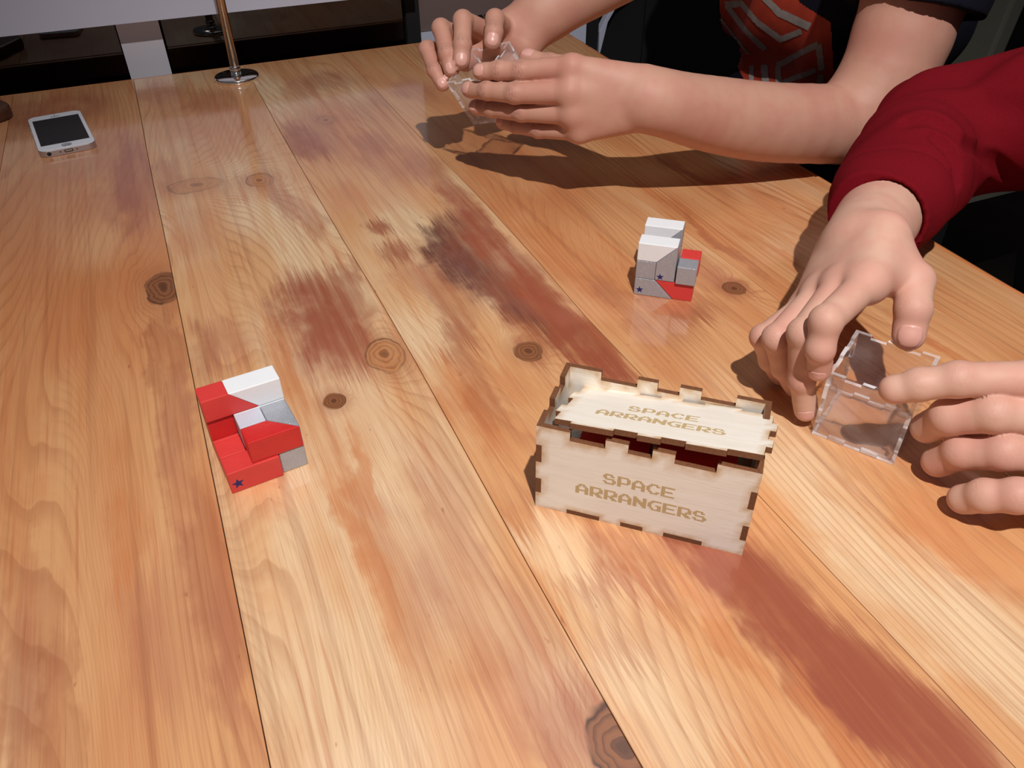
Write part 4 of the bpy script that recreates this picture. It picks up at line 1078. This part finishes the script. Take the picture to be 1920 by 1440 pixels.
# ================= person in the red sweatshirt
p2 = tag(empty('person', (0.95, 0.25, -0.75)), 'person in a red sweatshirt, both hands around the clear box on the table', 'person')
b2 = Body(); b2.crease = 0.3
AJ = dict(
    index=[K(1626, 530, 478), K(1549, 602, 452), K(1538, 655, 458), K(1536, 692, 470)],
    middle=[K(1578, 533, 492), K(1506, 625, 470), K(1503, 712, 488), K(1511, 768, 503)],
    ring=[K(1540, 548, 508), K(1456, 634, 494), K(1470, 690, 511), K(1492, 726, 523)],
    pinky=[K(1514, 572, 522), K(1430, 632, 514), K(1444, 676, 527), K(1462, 704, 537)])
RA = dict(index=[.0100, .0090, .0078, .0066], middle=[.0102, .0088, .0078, .0068], ring=[.0098, .0084, .0074, .0066], pinky=[.0088, .0076, .0068, .0060])
for nme, J in AJ.items():
    dbg('A ' + nme, J); b2.finger(J, RA[nme], cam_dir(J[2]) * 0.8 + upv * 0.2 - RT * 0.15, nme != 'ring')
wrA = K(1612, 462, 520)
palm(b2, wrA, [J[0] for J in AJ.values()], 0.0165, 0.0105, 0.012)
tA = [K(1672, 505, 505), K(1712, 528, 492), K(1712, 580, 484), K(1704, 628, 486)]
dbg('A thumb', tA)
b2.cone(wrA, tA[1], 0.016, 0.0125, 0.014); b2.cone(tA[0], AJ['index'][0], 0.013, 0.010, 0.012)
b2.finger(tA[1:], [.0122, .0104, .0092], cam_dir(tA[2]) + RT * 0.1, True)
elA = K(1745, 262, 700)
b2.chainc([wrA, K(1640, 420, 560), K(1690, 340, 630), elA], [.0225, .0265, .032, .034], 0.014)
dbg('A arm', [wrA, K(1640, 420, 560), elA])
shA = np.array([0.82, 0.27, 0.28])
b2.chainc([elA, K(1900, 232, 662), shA], [.034, .036, .045], 0.02)
BJ = dict(
    index=[K(1950, 712, 425), K(1795, 712, 430), K(1722, 722, 438), K(1676, 730, 444)],
    middle=[K(1975, 782, 428), K(1862, 776, 428), K(1778, 782, 444), K(1738, 802, 462)],
    ring=[K(1985, 856, 432), K(1882, 848, 430), K(1802, 848, 446), K(1758, 866, 462)],
    pinky=[K(1985, 922, 420), K(1905, 930, 420), K(1845, 930, 430), K(1806, 936, 441)])
RB = dict(index=[.0104, .0096, .0088, .0076], middle=[.0108, .0104, .0100, .0086], ring=[.0106, .0102, .0096, .0084], pinky=[.0096, .0092, .0088, .0078])
for nme, J in BJ.items():
    dbg('B ' + nme, J); b2.finger(J, RB[nme], cam_dir(J[2]) * 0.6 + upv * 0.6, False)
wrB = K(2210, 840, 455)
palm(b2, wrB, [J[0] for J in BJ.values()], 0.018, 0.0115, 0.013)
b2.cone(wrB, K(2010, 700, 470), 0.017, 0.013, 0.013)
b2.finger([K(2010, 705, 470), K(1900, 735, 488), K(1820, 760, 494)], [.0125, .0108, .0095], upv - RT * 0.2, False)
elB = np.array([0.70, 0.02, 0.03]); shB = np.array([0.85, 0.02, 0.28])
b2.chainc([wrB, (wrB + elB) / 2, elB, shB], [.024, .032, .040, .052], 0.015)
dbg('B arm', [wrB, elB, shB])
t2 = np.array([0.95, 0.15, 0.0])
b2.cone(shA, shB, .05, .05, .03); b2.cone(t2 + [0, 0, .26], t2 + [0, 0, -.2], .08, .08, .04)
b2.build('body', M_skin2, p2, 0.0012)

cuffA = K(1646, 412, 566); fd_ = (elA - wrA) / np.linalg.norm(elA - wrA)
elM = K(1725, 262, 690)
def knit(P):
    q = P - elM
    s_ = q @ fd_
    f1 = 0.0035 * np.sin(s_ * 150 + 5 * np.sin(P[:, 2] * 22) + P[:, 1] * 30) * np.exp(-(np.linalg.norm(q, axis=1) / 0.10) ** 2)
    f2 = 0.0025 * np.sin(P[:, 0] * 62 + P[:, 2] * 40 + 2 * np.sin(P[:, 1] * 25))
    ring_ = (P - cuffA) @ fd_
    f3 = 0.0022 * np.exp(-((ring_ - 0.042) / 0.003) ** 2) * np.exp(-(np.linalg.norm(P - cuffA, axis=1) / 0.085) ** 8)
    return f1 + f2 + f3
fdB = (elB - wrB) / np.linalg.norm(elB - wrB); cuffB = wrB + fdB * 0.05
cones = [
    (cuffA - fd_ * 0.03, cuffA + fd_ * 0.045, .0335, .0365, .008, (cuffA, fd_, .030)),
    (cuffA + fd_ * 0.035, K(1700, 322, 626), .0400, .0440, .012, None),
    (K(1700, 322, 626), K(1752, 262, 690), .0440, .0500, .015, None),
    (K(1752, 262, 690), K(1905, 232, 662), .0500, .0500, .02, None),
    (K(1905, 232, 662), shA, .0500, .066, .02, None),
    (cuffB - fdB * 0.03, elB, .036, .05, .01, (cuffB, fdB, .030)), (elB, shB, .05, .066, .02, None), (shA, shB, .075, .075, .03, None),
    (t2 + [0, -.07, .22], t2 + [0, .07, .22], .12, .12, .04, None), (t2 + [0, -.07, .0], t2 + [0, .07, .0], .125, .125, .05, None), (t2 + [0, -.07, -.24], t2 + [0, .07, -.24], .13, .13, .05, None),
]
fn0 = cloth('sweatshirt', cones, M_red_knit, p2, 0.0024, knit, only_fn=True)
def trace(px, py):
    d = ray(px, py); d = d / np.linalg.norm(d); t = 0.3
    for _ in range(60):
        q = (CAM + d * t)[None]; t += 0.8 * float(fn0(q, q[0], 0.3)[0])
    return CAM + d * t
FOLDS = []
for path, w_, dp_ in (([(1706, 226), (1740, 221), (1775, 236), (1812, 268), (1858, 300), (1900, 335)], 0.0062, 0.0085),
                      ([(1757, 256), (1776, 278), (1792, 306), (1797, 340)], 0.0055, 0.0075),
                      ([(1800, 205), (1850, 196), (1905, 205)], 0.010, 0.003)):
    T3 = [trace(*p) for p in path]
    for a, b in zip(T3, T3[1:]): FOLDS.append((a, b, w_, dp_))
def knit2(P):
    out = knit(P); g_ = np.zeros(len(P))
    for a, b, w_, dp_ in FOLDS:
        dd = seg(P, a, b, 0, 0); g_ = np.maximum(g_, dp_ * np.exp(-(dd / w_) ** 2) - dp_ * 0.35 * np.exp(-((dd - 2.6 * w_) / (w_ * 1.1)) ** 2))
    return out + g_
cloth('sweatshirt', cones, M_red_knit, p2, 0.0024, knit2, slack=2.6)
hip2 = np.array([0.98, 0.15, -0.30])
cones = [(hip2 + [0, -.08, 0], hip2 + [0, .08, 0], .125, .125, .03, None),
         (hip2 + [0, -.09, 0], [0.70, 0.05, -0.18], .095, .068, .03, None), (hip2 + [0, .09, 0], [0.70, 0.34, -0.18], .095, .072, .03, None),
         ([0.70, 0.05, -0.18], [0.71, 0.03, -0.66], .062, .045, .02, None), ([0.70, 0.34, -0.18], [0.71, 0.36, -0.66], .062, .045, .02, None)]
cloth('trousers', cones, M_black, p2, 0.008, lambda P: 0.004 * np.sin(P[:, 1] * 60 + P[:, 0] * 45))
for yy in (0.03, 0.36):
    bm = prism_bm(rrect(0.26, 0.095, 0.045, 6), 'z', 0, 0.07, None, 0.02)
    sh_ = bm_obj('shoe', bm, M_black, p2); sh_.location = (0.66, yy, -0.7495)

def rebase(root):
    bpy.context.view_layer.update()
    for c in root.children:
        c.matrix_local = root.matrix_world.inverted() @ c.matrix_basis
import os
if os.environ.get('DBG'):
    for d in DBG: print(d)
for root in (p1, p2):
    T_inv = Matrix.Translation(-root.location)
    for c in root.children: c.matrix_basis = T_inv @ c.matrix_basis
